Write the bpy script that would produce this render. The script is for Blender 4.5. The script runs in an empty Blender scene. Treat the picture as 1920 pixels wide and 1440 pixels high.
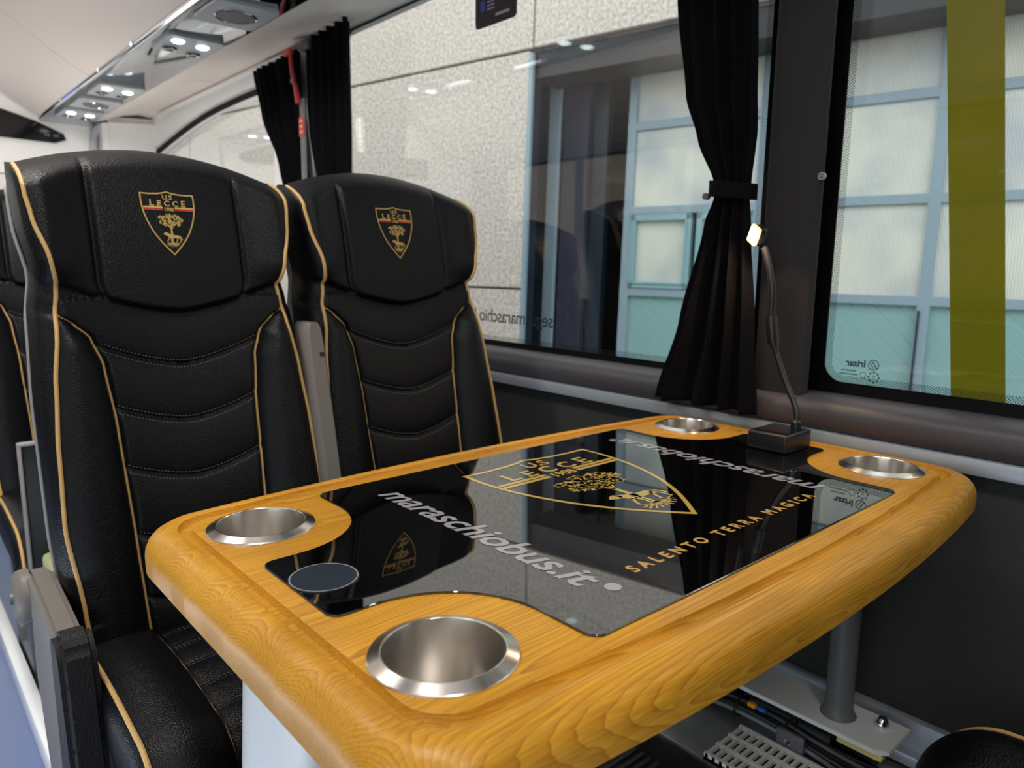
import bpy, bmesh, math, random
from mathutils import Vector, Matrix
random.seed(7)
scene = bpy.context.scene
C = scene.collection
# ------------------------------------------------------------------ camera, world, exposure
cd = bpy.data.cameras.new('camera'); cam = bpy.data.objects.new('camera', cd); C.objects.link(cam)
scene.camera = cam
cd.sensor_fit = 'HORIZONTAL'; cd.sensor_width = 36.0; cd.lens = 36.0 * 1364.6 / 1920.0
cd.clip_start = 0.02; cd.clip_end = 200
F_ = Vector((0.65525988, 0.73749165, -0.16352541)); R_ = Vector((0.74873577, -0.66277453, 0.01116545)); U_ = R_.cross(F_)
m = Matrix((R_, U_, -F_)).transposed().to_4x4(); m.translation = Vector((0, 0, 1.05))
cam.matrix_world = m
cd.dof.use_dof = True; cd.dof.focus_distance = 0.85; cd.dof.aperture_fstop = 7.0
w = bpy.data.worlds.new('sky'); scene.world = w; w.use_nodes = True
WN = w.node_tree.nodes; WL = w.node_tree.links
bgn = WN['Background']
tcn = WN.new('ShaderNodeTexCoord'); spn = WN.new('ShaderNodeSeparateXYZ'); rmp = WN.new('ShaderNodeValToRGB')
WL.new(tcn.outputs['Generated'], spn.inputs[0]); WL.new(spn.outputs['Z'], rmp.inputs[0]); WL.new(rmp.outputs[0], bgn.inputs[0])
rmp.color_ramp.elements[0].color = (0.88, 0.86, 0.845, 1); rmp.color_ramp.elements[1].color = (0.90, 0.93, 0.98, 1)
bgn.inputs[1].default_value = 2.5
sun = bpy.data.lights.new('sun', 'SUN'); sun.energy = 0.3; sun.angle = math.radians(12); sun.color = (1, .97, .92)
so = bpy.data.objects.new('sun', sun); C.objects.link(so)
so.rotation_euler = Vector((-0.62, 0.30, 0.80)).to_track_quat('Z', 'Y').to_euler()
vs = scene.view_settings
vs.view_transform = 'Standard'; vs.look = 'None'; vs.gamma = 1; vs.exposure = 0.0
vs.use_curve_mapping = False

# ------------------------------------------------------------------ materials
MT = {}
def mat(name, col=(.5, .5, .5), rough=.5, metal=0, spec=.5, bump=None, **kw):
    mm = bpy.data.materials.new(name); mm.use_nodes = True
    n = mm.node_tree.nodes; l = mm.node_tree.links; b = n['Principled BSDF']
    b.inputs['Base Color'].default_value = (*col, 1); b.inputs['Roughness'].default_value = rough
    b.inputs['Metallic'].default_value = metal; b.inputs['Specular IOR Level'].default_value = spec
    for k, v in kw.items():
        if k == 'emit': b.inputs['Emission Color'].default_value = (*v[0], 1); b.inputs['Emission Strength'].default_value = v[1]
        if k == 'coat': b.inputs['Coat Weight'].default_value = v
        if k == 'ior': b.inputs['IOR'].default_value = v
        if k == 'sheen': b.inputs['Sheen Weight'].default_value = v
    if bump:
        sc, st, kind = bump
        tc = n.new('ShaderNodeTexCoord')
        t = n.new('ShaderNodeTexVoronoi') if kind == 'v' else n.new('ShaderNodeTexNoise')
        t.inputs['Scale'].default_value = sc
        l.new(tc.outputs['Object'], t.inputs['Vector'])
        bp = n.new('ShaderNodeBump'); bp.inputs['Strength'].default_value = st; bp.inputs['Distance'].default_value = .002
        l.new(t.outputs[0], bp.inputs['Height']); l.new(bp.outputs[0], b.inputs['Normal'])
    MT[name] = mm; return mm
def varied(name, c1, c2, scale, rough=.6, detail=6, bump=.3, stretch=(1, 1, 1), dist=.002, spec=.5):
    mm = mat(name, c1, rough, spec=spec); n = mm.node_tree.nodes; l = mm.node_tree.links; b = n['Principled BSDF']
    tc = n.new('ShaderNodeTexCoord'); mp = n.new('ShaderNodeMapping'); mp.inputs['Scale'].default_value = stretch
    l.new(tc.outputs['Object'], mp.inputs[0])
    t = n.new('ShaderNodeTexNoise'); t.inputs['Scale'].default_value = scale; t.inputs['Detail'].default_value = detail
    l.new(mp.outputs[0], t.inputs['Vector'])
    r = n.new('ShaderNodeValToRGB'); r.color_ramp.elements[0].color = (*c1, 1); r.color_ramp.elements[1].color = (*c2, 1)
    r.color_ramp.elements[0].position = .35; r.color_ramp.elements[1].position = .65
    l.new(t.outputs[0], r.inputs[0]); l.new(r.outputs[0], b.inputs['Base Color'])
    bp = n.new('ShaderNodeBump'); bp.inputs['Strength'].default_value = bump; bp.inputs['Distance'].default_value = dist
    l.new(t.outputs[0], bp.inputs['Height']); l.new(bp.outputs[0], b.inputs['Normal'])
    return mm

mat('leather', (.0025, .003, .0045), .40, spec=.20, bump=(420, .35, 'v'))
mat('leather_matte', (.005, .005, .0065), .55, spec=.3, bump=(420, .35, 'v'))
mat('gold_piping', (.52, .33, .12), .45, spec=.4, bump=(900, .3, 'n'))
mat('stitch', (.10, .09, .08), .7)
mat('gold_thread', (.50, .33, .09), .5)
mat('yellow_thread', (.62, .40, .13), .5)
mat('red_thread', (.45, .03, .02), .5)
mat('gold_print', (.55, .38, .09), .08, ior=1.8)
mat('silver_print', (.34, .34, .37), .07, ior=2.0)
mat('orange_print', (.60, .36, .11), .08, ior=1.8)
mat('shell_plastic', (.24, .23, .225), .5)
mat('arm_plastic', (.145, .13, .118), .5, bump=(300, .15, 'n'))
mat('black_plastic', (.008, .008, .009), .35, bump=(500, .15, 'n'))
mat('black_gloss', (.004, .004, .005), .08, spec=.6)
mat('black_matte', (.005, .005, .006), .7, spec=.2)
mat('frit', (.003, .003, .004), .25, spec=.4)
mat('glass_black', (.0015, .0015, .002), .01, spec=.5, ior=2.3)
mat('white_metal', (.78, .80, .82), .25, spec=.5)
mat('bracket_metal', (.78, .82, .82), .35)
mat('post_paint', (.12, .125, .125), .45)
mat('chrome', (.75, .76, .8), .12, metal=1)
mat('dark_mirror', (.42, .43, .46), .06, metal=1)
mat('satin_grey', (.40, .41, .43), .35)
mat('trim_strip', (.36, .40, .45), .35, metal=.3)
mat('cream', (.76, .68, .62), .6, bump=(250, .08, 'n'))
mat('white_panel', (.85, .83, .81), .45)
mat('ledge_grey', (.060, .056, .066), .45, bump=(400, .12, 'n'))
mat('pillar_cloth', (.028, .027, .029), .85, spec=.2, bump=(700, .5, 'n'))
varied('wall_carpet', (.034, .034, .033), (.050, .050, .048), 500, .95, 2, .5, spec=.1)
mat('floor_vinyl', (.12, .165, .32), .35, bump=(120, .15, 'n'))
mat('curtain_cloth', (.0035, .0035, .005), .9, spec=.08, sheen=.01, bump=(900, .4, 'n'))
mat('red_plastic', (.55, .04, .05), .35)
mat('yellow_foam', (.75, .62, .20), .7)
mat('teal_paint', (.24, .39, .42), .4)
mat('blue_paint', (.25, .33, .39), .4)
mat('door_dark', (.010, .020, .035), .4)
mat('purple_paint', (.035, .033, .06), .5)
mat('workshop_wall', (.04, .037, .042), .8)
mat('asphalt', (.48, .46, .44), .9)
varied('aggregate', (.42, .355, .32), (.70, .63, .575), 52, .95, 6, .35, dist=.003, spec=.1)
varied('aggregate_warm', (.50, .36, .28), (.62, .50, .42), 20, .95, 8, .4, spec=.1)
mat('joint_dark', (.12, .11, .11), .9)
mat('lintel_shade', (.010, .009, .013), .5)
mat('halo_orange', (.9, .4, .1), .5, emit=((1, .38, .08), 5))
mat('led_cool', (.9, .95, 1), .4, emit=((.72, .84, 1), 4))
mat('dark_wood', (.07, .05, .035), .8)
mat('screen', (.004, .004, .005), .1)
mat('blue_led', (.0, .1, .6), .5, emit=((.02, .18, 1), 1.6))
mat('led_white', (.9, .95, .95), .4, emit=((.80, 1, .96), 6))
mat('led_warm', (1, .8, .5), .4, emit=((1, .62, .28), 28))
mat('lamp_diffuser', (.9, .9, .9), .4, emit=((1, .93, .84), 3.0))
mat('decal_black', (.02, .02, .02), .6)
mat('decal_teal', (.02, .07, .08), .6)
mat('sticker_dark', (.035, .02, .03), .5)
mat('sticker_red', (.50, .03, .05), .5)
mat('sticker_white', (.45, .45, .5), .5)
mat('sticker_blue', (.05, .1, .45), .5)
mat('olive_panel', (.40, .42, .22), .5)
mat('pale_green', (.28, .32, .14), .6)
mat('dark_green', (.015, .02, .018), .4)
mat('cable_black', (.01, .01, .012), .35)
mat('cable_grey', (.16, .17, .18), .35)
mat('alu', (.45, .46, .48), .35, metal=.8)
mat('grille_metal', (.72, .72, .70), .35)
mat('grey_knob', (.10, .10, .115), .4)
mat('blue_plastic', (.02, .12, .6), .4)
mat('orange_plastic', (.7, .28, .02), .4)

# glass: thin pane, transmits and reflects by angle
def glassmat(name, tint, k=1.0, ior=1.5):
    mm = bpy.data.materials.new(name); mm.use_nodes = True; n = mm.node_tree.nodes; l = mm.node_tree.links
    for x in list(n): n.remove(x)
    o = n.new('ShaderNodeOutputMaterial'); t = n.new('ShaderNodeBsdfTransparent'); g = n.new('ShaderNodeBsdfGlossy'); mx = n.new('ShaderNodeMixShader')
    fr = n.new('ShaderNodeFresnel'); 
    ge = n.new('ShaderNodeNewGeometry'); mr = n.new('ShaderNodeMapRange'); mr.inputs[3].default_value = ior; mr.inputs[4].default_value = 1 / ior
    l.new(ge.outputs['Backfacing'], mr.inputs[0]); l.new(mr.outputs[0], fr.inputs[0])
    mu = n.new('ShaderNodeMath'); mu.operation = 'MULTIPLY'; mu.inputs[1].default_value = k; mu.use_clamp = True
    t.inputs[0].default_value = (*tint, 1); g.inputs['Roughness'].default_value = 0.0; g.inputs[0].default_value = (1, 1, 1, 1)
    l.new(fr.outputs[0], mu.inputs[0]); l.new(mu.outputs[0], mx.inputs[0]); l.new(t.outputs[0], mx.inputs[1]); l.new(g.outputs[0], mx.inputs[2]); l.new(mx.outputs[0], o.inputs[0])
    MT[name] = mm; return mm
glassmat('window_glass', (.93, .98, .975), 1.15)
def filmmat():
    mm = bpy.data.materials.new('olive_film'); mm.use_nodes = True; n = mm.node_tree.nodes; l = mm.node_tree.links
    for x in list(n): n.remove(x)
    o = n.new('ShaderNodeOutputMaterial'); t = n.new('ShaderNodeBsdfTransparent'); d = n.new('ShaderNodeBsdfTranslucent'); mx = n.new('ShaderNodeMixShader')
    t.inputs[0].default_value = (.22, .17, .004, 1); d.inputs[0].default_value = (.20, .165, .004, 1); mx.inputs[0].default_value = .80
    l.new(t.outputs[0], mx.inputs[1]); l.new(d.outputs[0], mx.inputs[2]); l.new(mx.outputs[0], o.inputs[0]); MT['olive_film'] = mm
filmmat()
def dotmat():   # ceramic dot screen: black dots on clear glass, 3 mm pitch
    mm = bpy.data.materials.new('frit_dots'); mm.use_nodes = True; n = mm.node_tree.nodes; l = mm.node_tree.links
    b = n['Principled BSDF']; b.inputs['Base Color'].default_value = (.004, .004, .004, 1); o = n['Material Output']
    tc = n.new('ShaderNodeTexCoord'); mp = n.new('ShaderNodeMapping'); mp.inputs['Scale'].default_value = (0, 1 / .0032, 1 / .0032); mp.inputs['Rotation'].default_value = (math.radians(45), 0, 0)
    l.new(tc.outputs['Object'], mp.inputs[0])
    fr = n.new('ShaderNodeVectorMath'); fr.operation = 'FRACTION'; l.new(mp.outputs[0], fr.inputs[0])
    sb = n.new('ShaderNodeVectorMath'); sb.operation = 'SUBTRACT'; sb.inputs[1].default_value = (0, .5, .5); l.new(fr.outputs[0], sb.inputs[0])
    ln = n.new('ShaderNodeVectorMath'); ln.operation = 'LENGTH'; l.new(sb.outputs[0], ln.inputs[0])
    lt = n.new('ShaderNodeMath'); lt.operation = 'LESS_THAN'; lt.inputs[1].default_value = .33; l.new(ln.outputs['Value'], lt.inputs[0])
    t = n.new('ShaderNodeBsdfTransparent'); mx = n.new('ShaderNodeMixShader')
    l.new(lt.outputs[0], mx.inputs[0]); l.new(t.outputs[0], mx.inputs[1]); l.new(b.outputs[0], mx.inputs[2]); l.new(mx.outputs[0], o.inputs[0]); MT['frit_dots'] = mm
dotmat()
def polymat():  # twin-wall polycarbonate: milky with vertical flutes
    mm = mat('polycarbonate', (.74, .77, .70), .35); n = mm.node_tree.nodes; l = mm.node_tree.links; b = n['Principled BSDF']
    tc = n.new('ShaderNodeTexCoord'); wv = n.new('ShaderNodeTexWave'); wv.bands_direction = 'Y'; wv.inputs['Scale'].default_value = 26; wv.inputs['Distortion'].default_value = 0
    l.new(tc.outputs['Object'], wv.inputs['Vector'])
    no = n.new('ShaderNodeTexNoise'); no.inputs['Scale'].default_value = 2.2; l.new(tc.outputs['Object'], no.inputs['Vector'])
    r = n.new('ShaderNodeValToRGB'); r.color_ramp.elements[0].color = (.50, .53, .56, 1); r.color_ramp.elements[1].color = (.76, .75, .66, 1)
    r.color_ramp.elements[0].position = .35; r.color_ramp.elements[1].position = .6
    l.new(no.outputs[0], r.inputs[0])
    mx = n.new('ShaderNodeMix'); mx.data_type = 'RGBA'; mx.blend_type = 'MULTIPLY'; mx.inputs[0].default_value = .22
    l.new(r.outputs[0], mx.inputs[6]); l.new(wv.outputs[0], mx.inputs[7]); l.new(mx.outputs[2], b.inputs['Base Color'])
    bp = n.new('ShaderNodeBump'); bp.inputs['Strength'].default_value = .5; bp.inputs['Distance'].default_value = .004
    l.new(wv.outputs[0], bp.inputs['Height']); l.new(bp.outputs[0], b.inputs['Normal'])
polymat()
def plankmat():
    mm = mat('teal_planks', (.22, .38, .38), .45); n = mm.node_tree.nodes; l = mm.node_tree.links; b = n['Principled BSDF']
    tc = n.new('ShaderNodeTexCoord'); mp = n.new('ShaderNodeMapping'); mp.inputs['Rotation'].default_value = (math.radians(45), 0, 0)
    l.new(tc.outputs['Object'], mp.inputs[0])
    sx = n.new('ShaderNodeSeparateXYZ'); l.new(mp.outputs[0], sx.inputs[0])
    m1 = n.new('ShaderNodeMath'); m1.operation = 'MULTIPLY'; m1.inputs[1].default_value = 13; l.new(sx.outputs['Y'], m1.inputs[0])
    m2 = n.new('ShaderNodeMath'); m2.operation = 'FRACT'; l.new(m1.outputs[0], m2.inputs[0])
    r = n.new('ShaderNodeValToRGB'); e = r.color_ramp.elements; e[0].position = 0; e[0].color = (.2, .2, .2, 1); e[1].position = .09; e[1].color = (1, 1, 1, 1)
    l.new(m2.outputs[0], r.inputs[0])
    mx = n.new('ShaderNodeMix'); mx.data_type = 'RGBA'; mx.blend_type = 'MULTIPLY'; mx.inputs[0].default_value = .5
    mx.inputs[6].default_value = (.22, .38, .38, 1); l.new(r.outputs[0], mx.inputs[7]); l.new(mx.outputs[2], b.inputs['Base Color'])
    bp = n.new('ShaderNodeBump'); bp.inputs['Strength'].default_value = .8; bp.inputs['Distance'].default_value = .006
    l.new(r.outputs[0], bp.inputs['Height']); l.new(bp.outputs[0], b.inputs['Normal'])
plankmat()
def woodmat():
    mm = mat('honey_wood', (.6, .3, .06), .36, spec=.35); n = mm.node_tree.nodes; l = mm.node_tree.links; b = n['Principled BSDF']
    tc = n.new('ShaderNodeTexCoord')
    sp = n.new('ShaderNodeSeparateXYZ'); l.new(tc.outputs['Object'], sp.inputs[0])
    def M(op, a, bb=None, c=None):
        q = n.new('ShaderNodeMath'); q.operation = op
        for i, v in enumerate((a, bb, c)):
            if v is None: continue
            if isinstance(v, (int, float)): q.inputs[i].default_value = v
            else: l.new(v, q.inputs[i])
        return q.outputs[0]
    pid = M('FLOOR', M('DIVIDE', sp.outputs['Y'], .104))
    yl = M('SUBTRACT', sp.outputs['Y'], M('MULTIPLY', M('ADD', pid, .5), .104))
    # low-frequency wobble along the board
    cb = n.new('ShaderNodeCombineXYZ'); l.new(M('MULTIPLY', sp.outputs['X'], 2.6), cb.inputs[0]); l.new(M('MULTIPLY', sp.outputs['Y'], 9), cb.inputs[1]); l.new(M('ADD', M('MULTIPLY', sp.outputs['Z'], 9), M('MULTIPLY', pid, 3.7)), cb.inputs[2])
    no = n.new('ShaderNodeTexNoise'); no.inputs['Scale'].default_value = 1; no.inputs['Detail'].default_value = 3; l.new(cb.outputs[0], no.inputs['Vector'])
    wob = M('MULTIPLY', M('SUBTRACT', no.outputs[0], .5), .030)
    off = M('MULTIPLY', M('SINE', M('MULTIPLY', pid, 12.9)), .03)
    yy = M('ADD', M('ADD', yl, off), wob)
    zz = M('ADD', M('ADD', sp.outputs['Z'], M('MULTIPLY', M('SINE', M('MULTIPLY', pid, 5.1)), .012)), M('ADD', -.700, M('MULTIPLY', wob, .6)))
    rad = M('SQRT', M('ADD', M('MULTIPLY', yy, yy), M('MULTIPLY', zz, zz)))
    ring = M('FRACT', M('MULTIPLY', rad, 380))
    r = n.new('ShaderNodeValToRGB'); e = r.color_ramp.elements
    e[0].position = 0; e[0].color = (.66, .345, .034, 1); e[1].position = .80; e[1].color = (.56, .265, .022, 1)
    x = e.new(.95); x.color = (.47, .205, .018, 1)
    l.new(ring, r.inputs[0])
    # fine fibre
    cf = n.new('ShaderNodeCombineXYZ'); l.new(M('MULTIPLY', sp.outputs['X'], 12), cf.inputs[0]); l.new(M('MULTIPLY', sp.outputs['Y'], 420), cf.inputs[1]); l.new(M('MULTIPLY', sp.outputs['Z'], 420), cf.inputs[2])
    nf = n.new('ShaderNodeTexNoise'); nf.inputs['Scale'].default_value = 1; nf.inputs['Detail'].default_value = 2; l.new(cf.outputs[0], nf.inputs['Vector'])
    rf = n.new('ShaderNodeValToRGB'); rf.color_ramp.elements[0].color = (.78, .74, .7, 1); rf.color_ramp.elements[0].position = .3; rf.color_ramp.elements[1].position = .6
    l.new(nf.outputs[0], rf.inputs[0])
    big = n.new('ShaderNodeTexNoise'); big.inputs['Scale'].default_value = 5; l.new(tc.outputs['Object'], big.inputs['Vector'])
    rb = n.new('ShaderNodeValToRGB'); rb.color_ramp.elements[0].color = (.86, .84, .80, 1); rb.color_ramp.elements[0].position = .35; rb.color_ramp.elements[1].position = .62; rb.color_ramp.elements[1].color = (1.12, 1.12, 1.1, 1)
    l.new(big.outputs[0], rb.inputs[0])
    # knots
    mk = n.new('ShaderNodeMapping'); mk.inputs['Scale'].default_value = (5, 8, 8); l.new(tc.outputs['Object'], mk.inputs[0])
    vo = n.new('ShaderNodeTexVoronoi'); vo.inputs['Scale'].default_value = 1; l.new(mk.outputs[0], vo.inputs['Vector'])
    rk = n.new('ShaderNodeValToRGB'); rk.color_ramp.elements[0].color = (.35, .22, .14, 1); rk.color_ramp.elements[0].position = .02; rk.color_ramp.elements[1].position = .045
    l.new(vo.outputs['Distance'], rk.inputs[0])
    cur = r.outputs[0]
    for o_ in (rf, rb, rk):
        mx = n.new('ShaderNodeMix'); mx.data_type = 'RGBA'; mx.blend_type = 'MULTIPLY'; mx.inputs[0].default_value = 1
        l.new(cur, mx.inputs[6]); l.new(o_.outputs[0], mx.inputs[7]); cur = mx.outputs[2]
    l.new(cur, b.inputs['Base Color'])
    bp = n.new('ShaderNodeBump'); bp.inputs['Strength'].default_value = .25; bp.inputs['Distance'].default_value = .0006
    l.new(ring, bp.inputs['Height']); l.new(bp.outputs[0], b.inputs['Normal'])
woodmat()
def steelmat():
    mm = mat('brushed_steel', (.80, .77, .73), .26, metal=1); n = mm.node_tree.nodes; l = mm.node_tree.links; b = n['Principled BSDF']
    b.inputs['Anisotropic'].default_value = .75
    tg = n.new('ShaderNodeTangent'); tg.direction_type = 'RADIAL'; tg.axis = 'Z'; b.inputs['Anisotropic Rotation'].default_value = 0.25; l.new(tg.outputs[0], b.inputs['Tangent'])
    tc = n.new('ShaderNodeTexCoord'); mp = n.new('ShaderNodeMapping'); mp.inputs['Scale'].default_value = (4, 4, 2600); l.new(tc.outputs['Object'], mp.inputs[0])
    t = n.new('ShaderNodeTexNoise'); t.inputs['Scale'].default_value = 1; l.new(mp.outputs[0], t.inputs['Vector'])
    r = n.new('ShaderNodeMapRange'); r.inputs[3].default_value = .20; r.inputs[4].default_value = .30; l.new(t.outputs[0], r.inputs[0]); l.new(r.outputs[0], b.inputs['Roughness'])
steelmat()

# ------------------------------------------------------------------ mesh helpers
def nm(bm): return bm if bm else bmesh.new()
def box(bm, x0, x1, y0, y1, z0, z1, bev=0, seg=2):
    t = bmesh.new(); bmesh.ops.create_cube(t, size=1)
    for v in t.verts: v.co = Vector((x0 + (v.co.x + .5) * (x1 - x0), y0 + (v.co.y + .5) * (y1 - y0), z0 + (v.co.z + .5) * (z1 - z0)))
    if bev: bmesh.ops.bevel(t, geom=t.edges[:], offset=bev, segments=seg, affect='EDGES', profile=.5)
    return merge(bm, t)
def merge(bm, t):
    bm = nm(bm); me = bpy.data.meshes.new('t'); t.to_mesh(me); t.free(); bm.from_mesh(me); bpy.data.meshes.remove(me); return bm
def prism(bm, pts, axis, a, b):
    """extrude closed 2D polygon; axis 'X': pts=(y,z); 'Y': (x,z); 'Z': (x,y)"""
    bm = nm(bm)
    def P(p, t): return {'X': (t, p[0], p[1]), 'Y': (p[0], t, p[1]), 'Z': (p[0], p[1], t)}[axis]
    A = [bm.verts.new(P(p, a)) for p in pts]; B = [bm.verts.new(P(p, b)) for p in pts]
    fs = [bm.faces.new(A), bm.faces.new(B)]
    for i in range(len(pts)): fs.append(bm.faces.new((A[i], A[(i + 1) % len(pts)], B[(i + 1) % len(pts)], B[i])))
    bmesh.ops.recalc_face_normals(bm, faces=fs); return bm
def loft(bm, rings, closed=True, cap=True):
    bm = nm(bm); V = [[bm.verts.new(p) for p in r] for r in rings]; fs = []
    n = len(rings[0])
    for a, b in zip(V[:-1], V[1:]):
        for i in range(n if closed else n - 1):
            j = (i + 1) % n; fs.append(bm.faces.new((a[i], a[j], b[j], b[i])))
    if cap: fs.append(bm.faces.new(V[0])); fs.append(bm.faces.new(V[-1]))
    bmesh.ops.recalc_face_normals(bm, faces=fs); return bm
def lathe(bm, prof, c=(0, 0, 0), n=64, axis='Z'):
    rings = []
    for r, h in prof:
        ring = []
        for i in range(n):
            a = 2 * math.pi * i / n; p = (r * math.cos(a), r * math.sin(a), h)
            if axis == 'X': p = (h, p[0], p[1])
            if axis == 'Y': p = (p[0], h, p[1])
            ring.append(Vector(p) + Vector(c))
        rings.append(ring)
    return loft(bm, rings, True, prof[0][0] == 0 or prof[-1][0] == 0 and prof[0][0] < .02)
def catmull(P, k=8):
    P = [Vector(p) for p in P]; out = []
    for i in range(len(P) - 1):
        a = P[max(i - 1, 0)]; b = P[i]; c = P[i + 1]; d = P[min(i + 2, len(P) - 1)]
        for j in range(k):
            t = j / k; out.append(.5 * ((2 * b) + (c - a) * t + (2 * a - 5 * b + 4 * c - d) * t * t + (3 * b - a - 3 * c + d) * t ** 3))
    out.append(P[-1]); return out
def tube(bm, P, r, n=8, smooth=6):
    P = catmull(P, smooth) if smooth else [Vector(p) for p in P]
    R = r if callable(r) else (lambda t: r); rings = []; up = None
    for i, p in enumerate(P):
        d = (P[min(i + 1, len(P) - 1)] - P[max(i - 1, 0)]).normalized()
        if up is None: up = d.orthogonal().normalized()
        up = (up - d * up.dot(d)).normalized(); s = d.cross(up); q = R(i / (len(P) - 1))
        rings.append([p + up * math.cos(2 * math.pi * k / n) * q + s * math.sin(2 * math.pi * k / n) * q for k in range(n)])
    return loft(bm, rings)
def obj(name, bm, m_, parent=None, smooth=True, ang=35, world=True, **props):
    me = bpy.data.meshes.new(name)
    if world and parent is not None:
        off = parent.get('_w'); off = Vector(off) if off is not None else Vector((0, 0, 0))
        bmesh.ops.translate(bm, verts=bm.verts, vec=-off)
    bm.to_mesh(me); bm.free()
    ms = m_ if isinstance(m_, (list, tuple)) else [m_]
    for k in ms: me.materials.append(MT[k])
    if smooth:
        me.shade_smooth(); me.set_sharp_from_angle(angle=math.radians(ang))
    o = bpy.data.objects.new(name, me); C.objects.link(o)
    if parent is not None:
        o.parent = parent
        if world and parent.get('_w') is not None: o['_w'] = parent['_w']
    for k, v in props.items(): o[k] = v
    return o
def thing(name, label, cat, loc=(0, 0, 0), group=None, kind=None):
    o = bpy.data.objects.new(name, None); C.objects.link(o); o.location = loc; o.empty_display_size = .05
    o['_w'] = list(loc)
    if label: o['label'] = label
    if cat: o['category'] = cat
    if group: o['group'] = group
    if kind: o['kind'] = kind
    return o
def tag(o, label, cat, group=None):
    o['label'] = label; o['category'] = cat
    if group: o['group'] = group
    return o
def struct(name, bm, m_, **k):
    o = obj(name, bm, m_, None, **k); o['kind'] = 'structure'; return o
def dup(o, parent=None):
    c = o.copy(); C.objects.link(c); c.parent = parent
    for ch in list(o.children): dup(ch, c)
    return c
def textpolys(s, size, shear=0, bold=0, space=1.0):
    cu = bpy.data.curves.new('t', 'FONT'); cu.body = s; cu.size = size; cu.shear = shear; cu.offset = bold; cu.space_character = space
    cu.resolution_u = 3; cu.align_x = 'CENTER'
    o = bpy.data.objects.new('t', cu); C.objects.link(o); bpy.context.view_layer.update()
    me = bpy.data.meshes.new_from_object(o); out = [[Vector(me.vertices[i].co) for i in p.vertices] for p in me.polygons]
    bpy.data.objects.remove(o); bpy.data.curves.remove(cu); bpy.data.meshes.remove(me); return out
def flat(bm, polys, fn):
    bm = nm(bm)
    for P in polys:
        vs_ = [bm.verts.new(fn(p[0], p[1])) for p in P]
        if len(vs_) > 2:
            try: f = bm.faces.new(vs_)
            except ValueError: continue
            f.normal_update(); n_ = f.normal     # printed marks face the room: up, towards the aisle or towards the sitter
            k = max(range(3), key=lambda i: abs(n_[i]))
            if (n_[k] < 0) == (k == 2): f.normal_flip()
    return bm
def stroke(pts, wd, closed=False):
    pts = [Vector((p[0], p[1])) for p in pts]; n = len(pts); L = []; Rr = []
    for i in range(n):
        a = pts[(i - 1) % n] if (closed or i) else pts[i]; b = pts[(i + 1) % n] if (closed or i < n - 1) else pts[i]
        d1 = (pts[i] - a); d2 = (b - pts[i]); d1 = d1.normalized() if d1.length else d2.normalized(); d2 = d2.normalized() if d2.length else d1
        d = (d1 + d2).normalized(); nn = Vector((-d.y, d.x)); c = max(.35, nn.dot(Vector((-d1.y, d1.x))))
        L.append(pts[i] + nn * wd / 2 / c); Rr.append(pts[i] - nn * wd / 2 / c)
    return [[L[i], Rr[i], Rr[(i + 1) % n], L[(i + 1) % n]] for i in range(n if closed else n - 1)]
def subdiv(pts, k):
    o = []
    for a, b in zip(pts[:-1], pts[1:]):
        for i in range(k): t = i / k; o.append((a[0] + (b[0] - a[0]) * t, a[1] + (b[1] - a[1]) * t))
    o.append(tuple(pts[-1])); return o
def ss(a, b, x):
    t = max(0, min(1, (x - a) / (b - a))); return t * t * (3 - 2 * t)
def interp(tab, x):
    if x <= tab[0][0]: return tab[0][1]
    for (a, fa), (b, fb) in zip(tab[:-1], tab[1:]):
        if x <= b:
            t = (x - a) / (b - a); t = t * t * (3 - 2 * t) * .5 + t * .5
            return fa + (fb - fa) * t
    return tab[-1][1]

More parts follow.
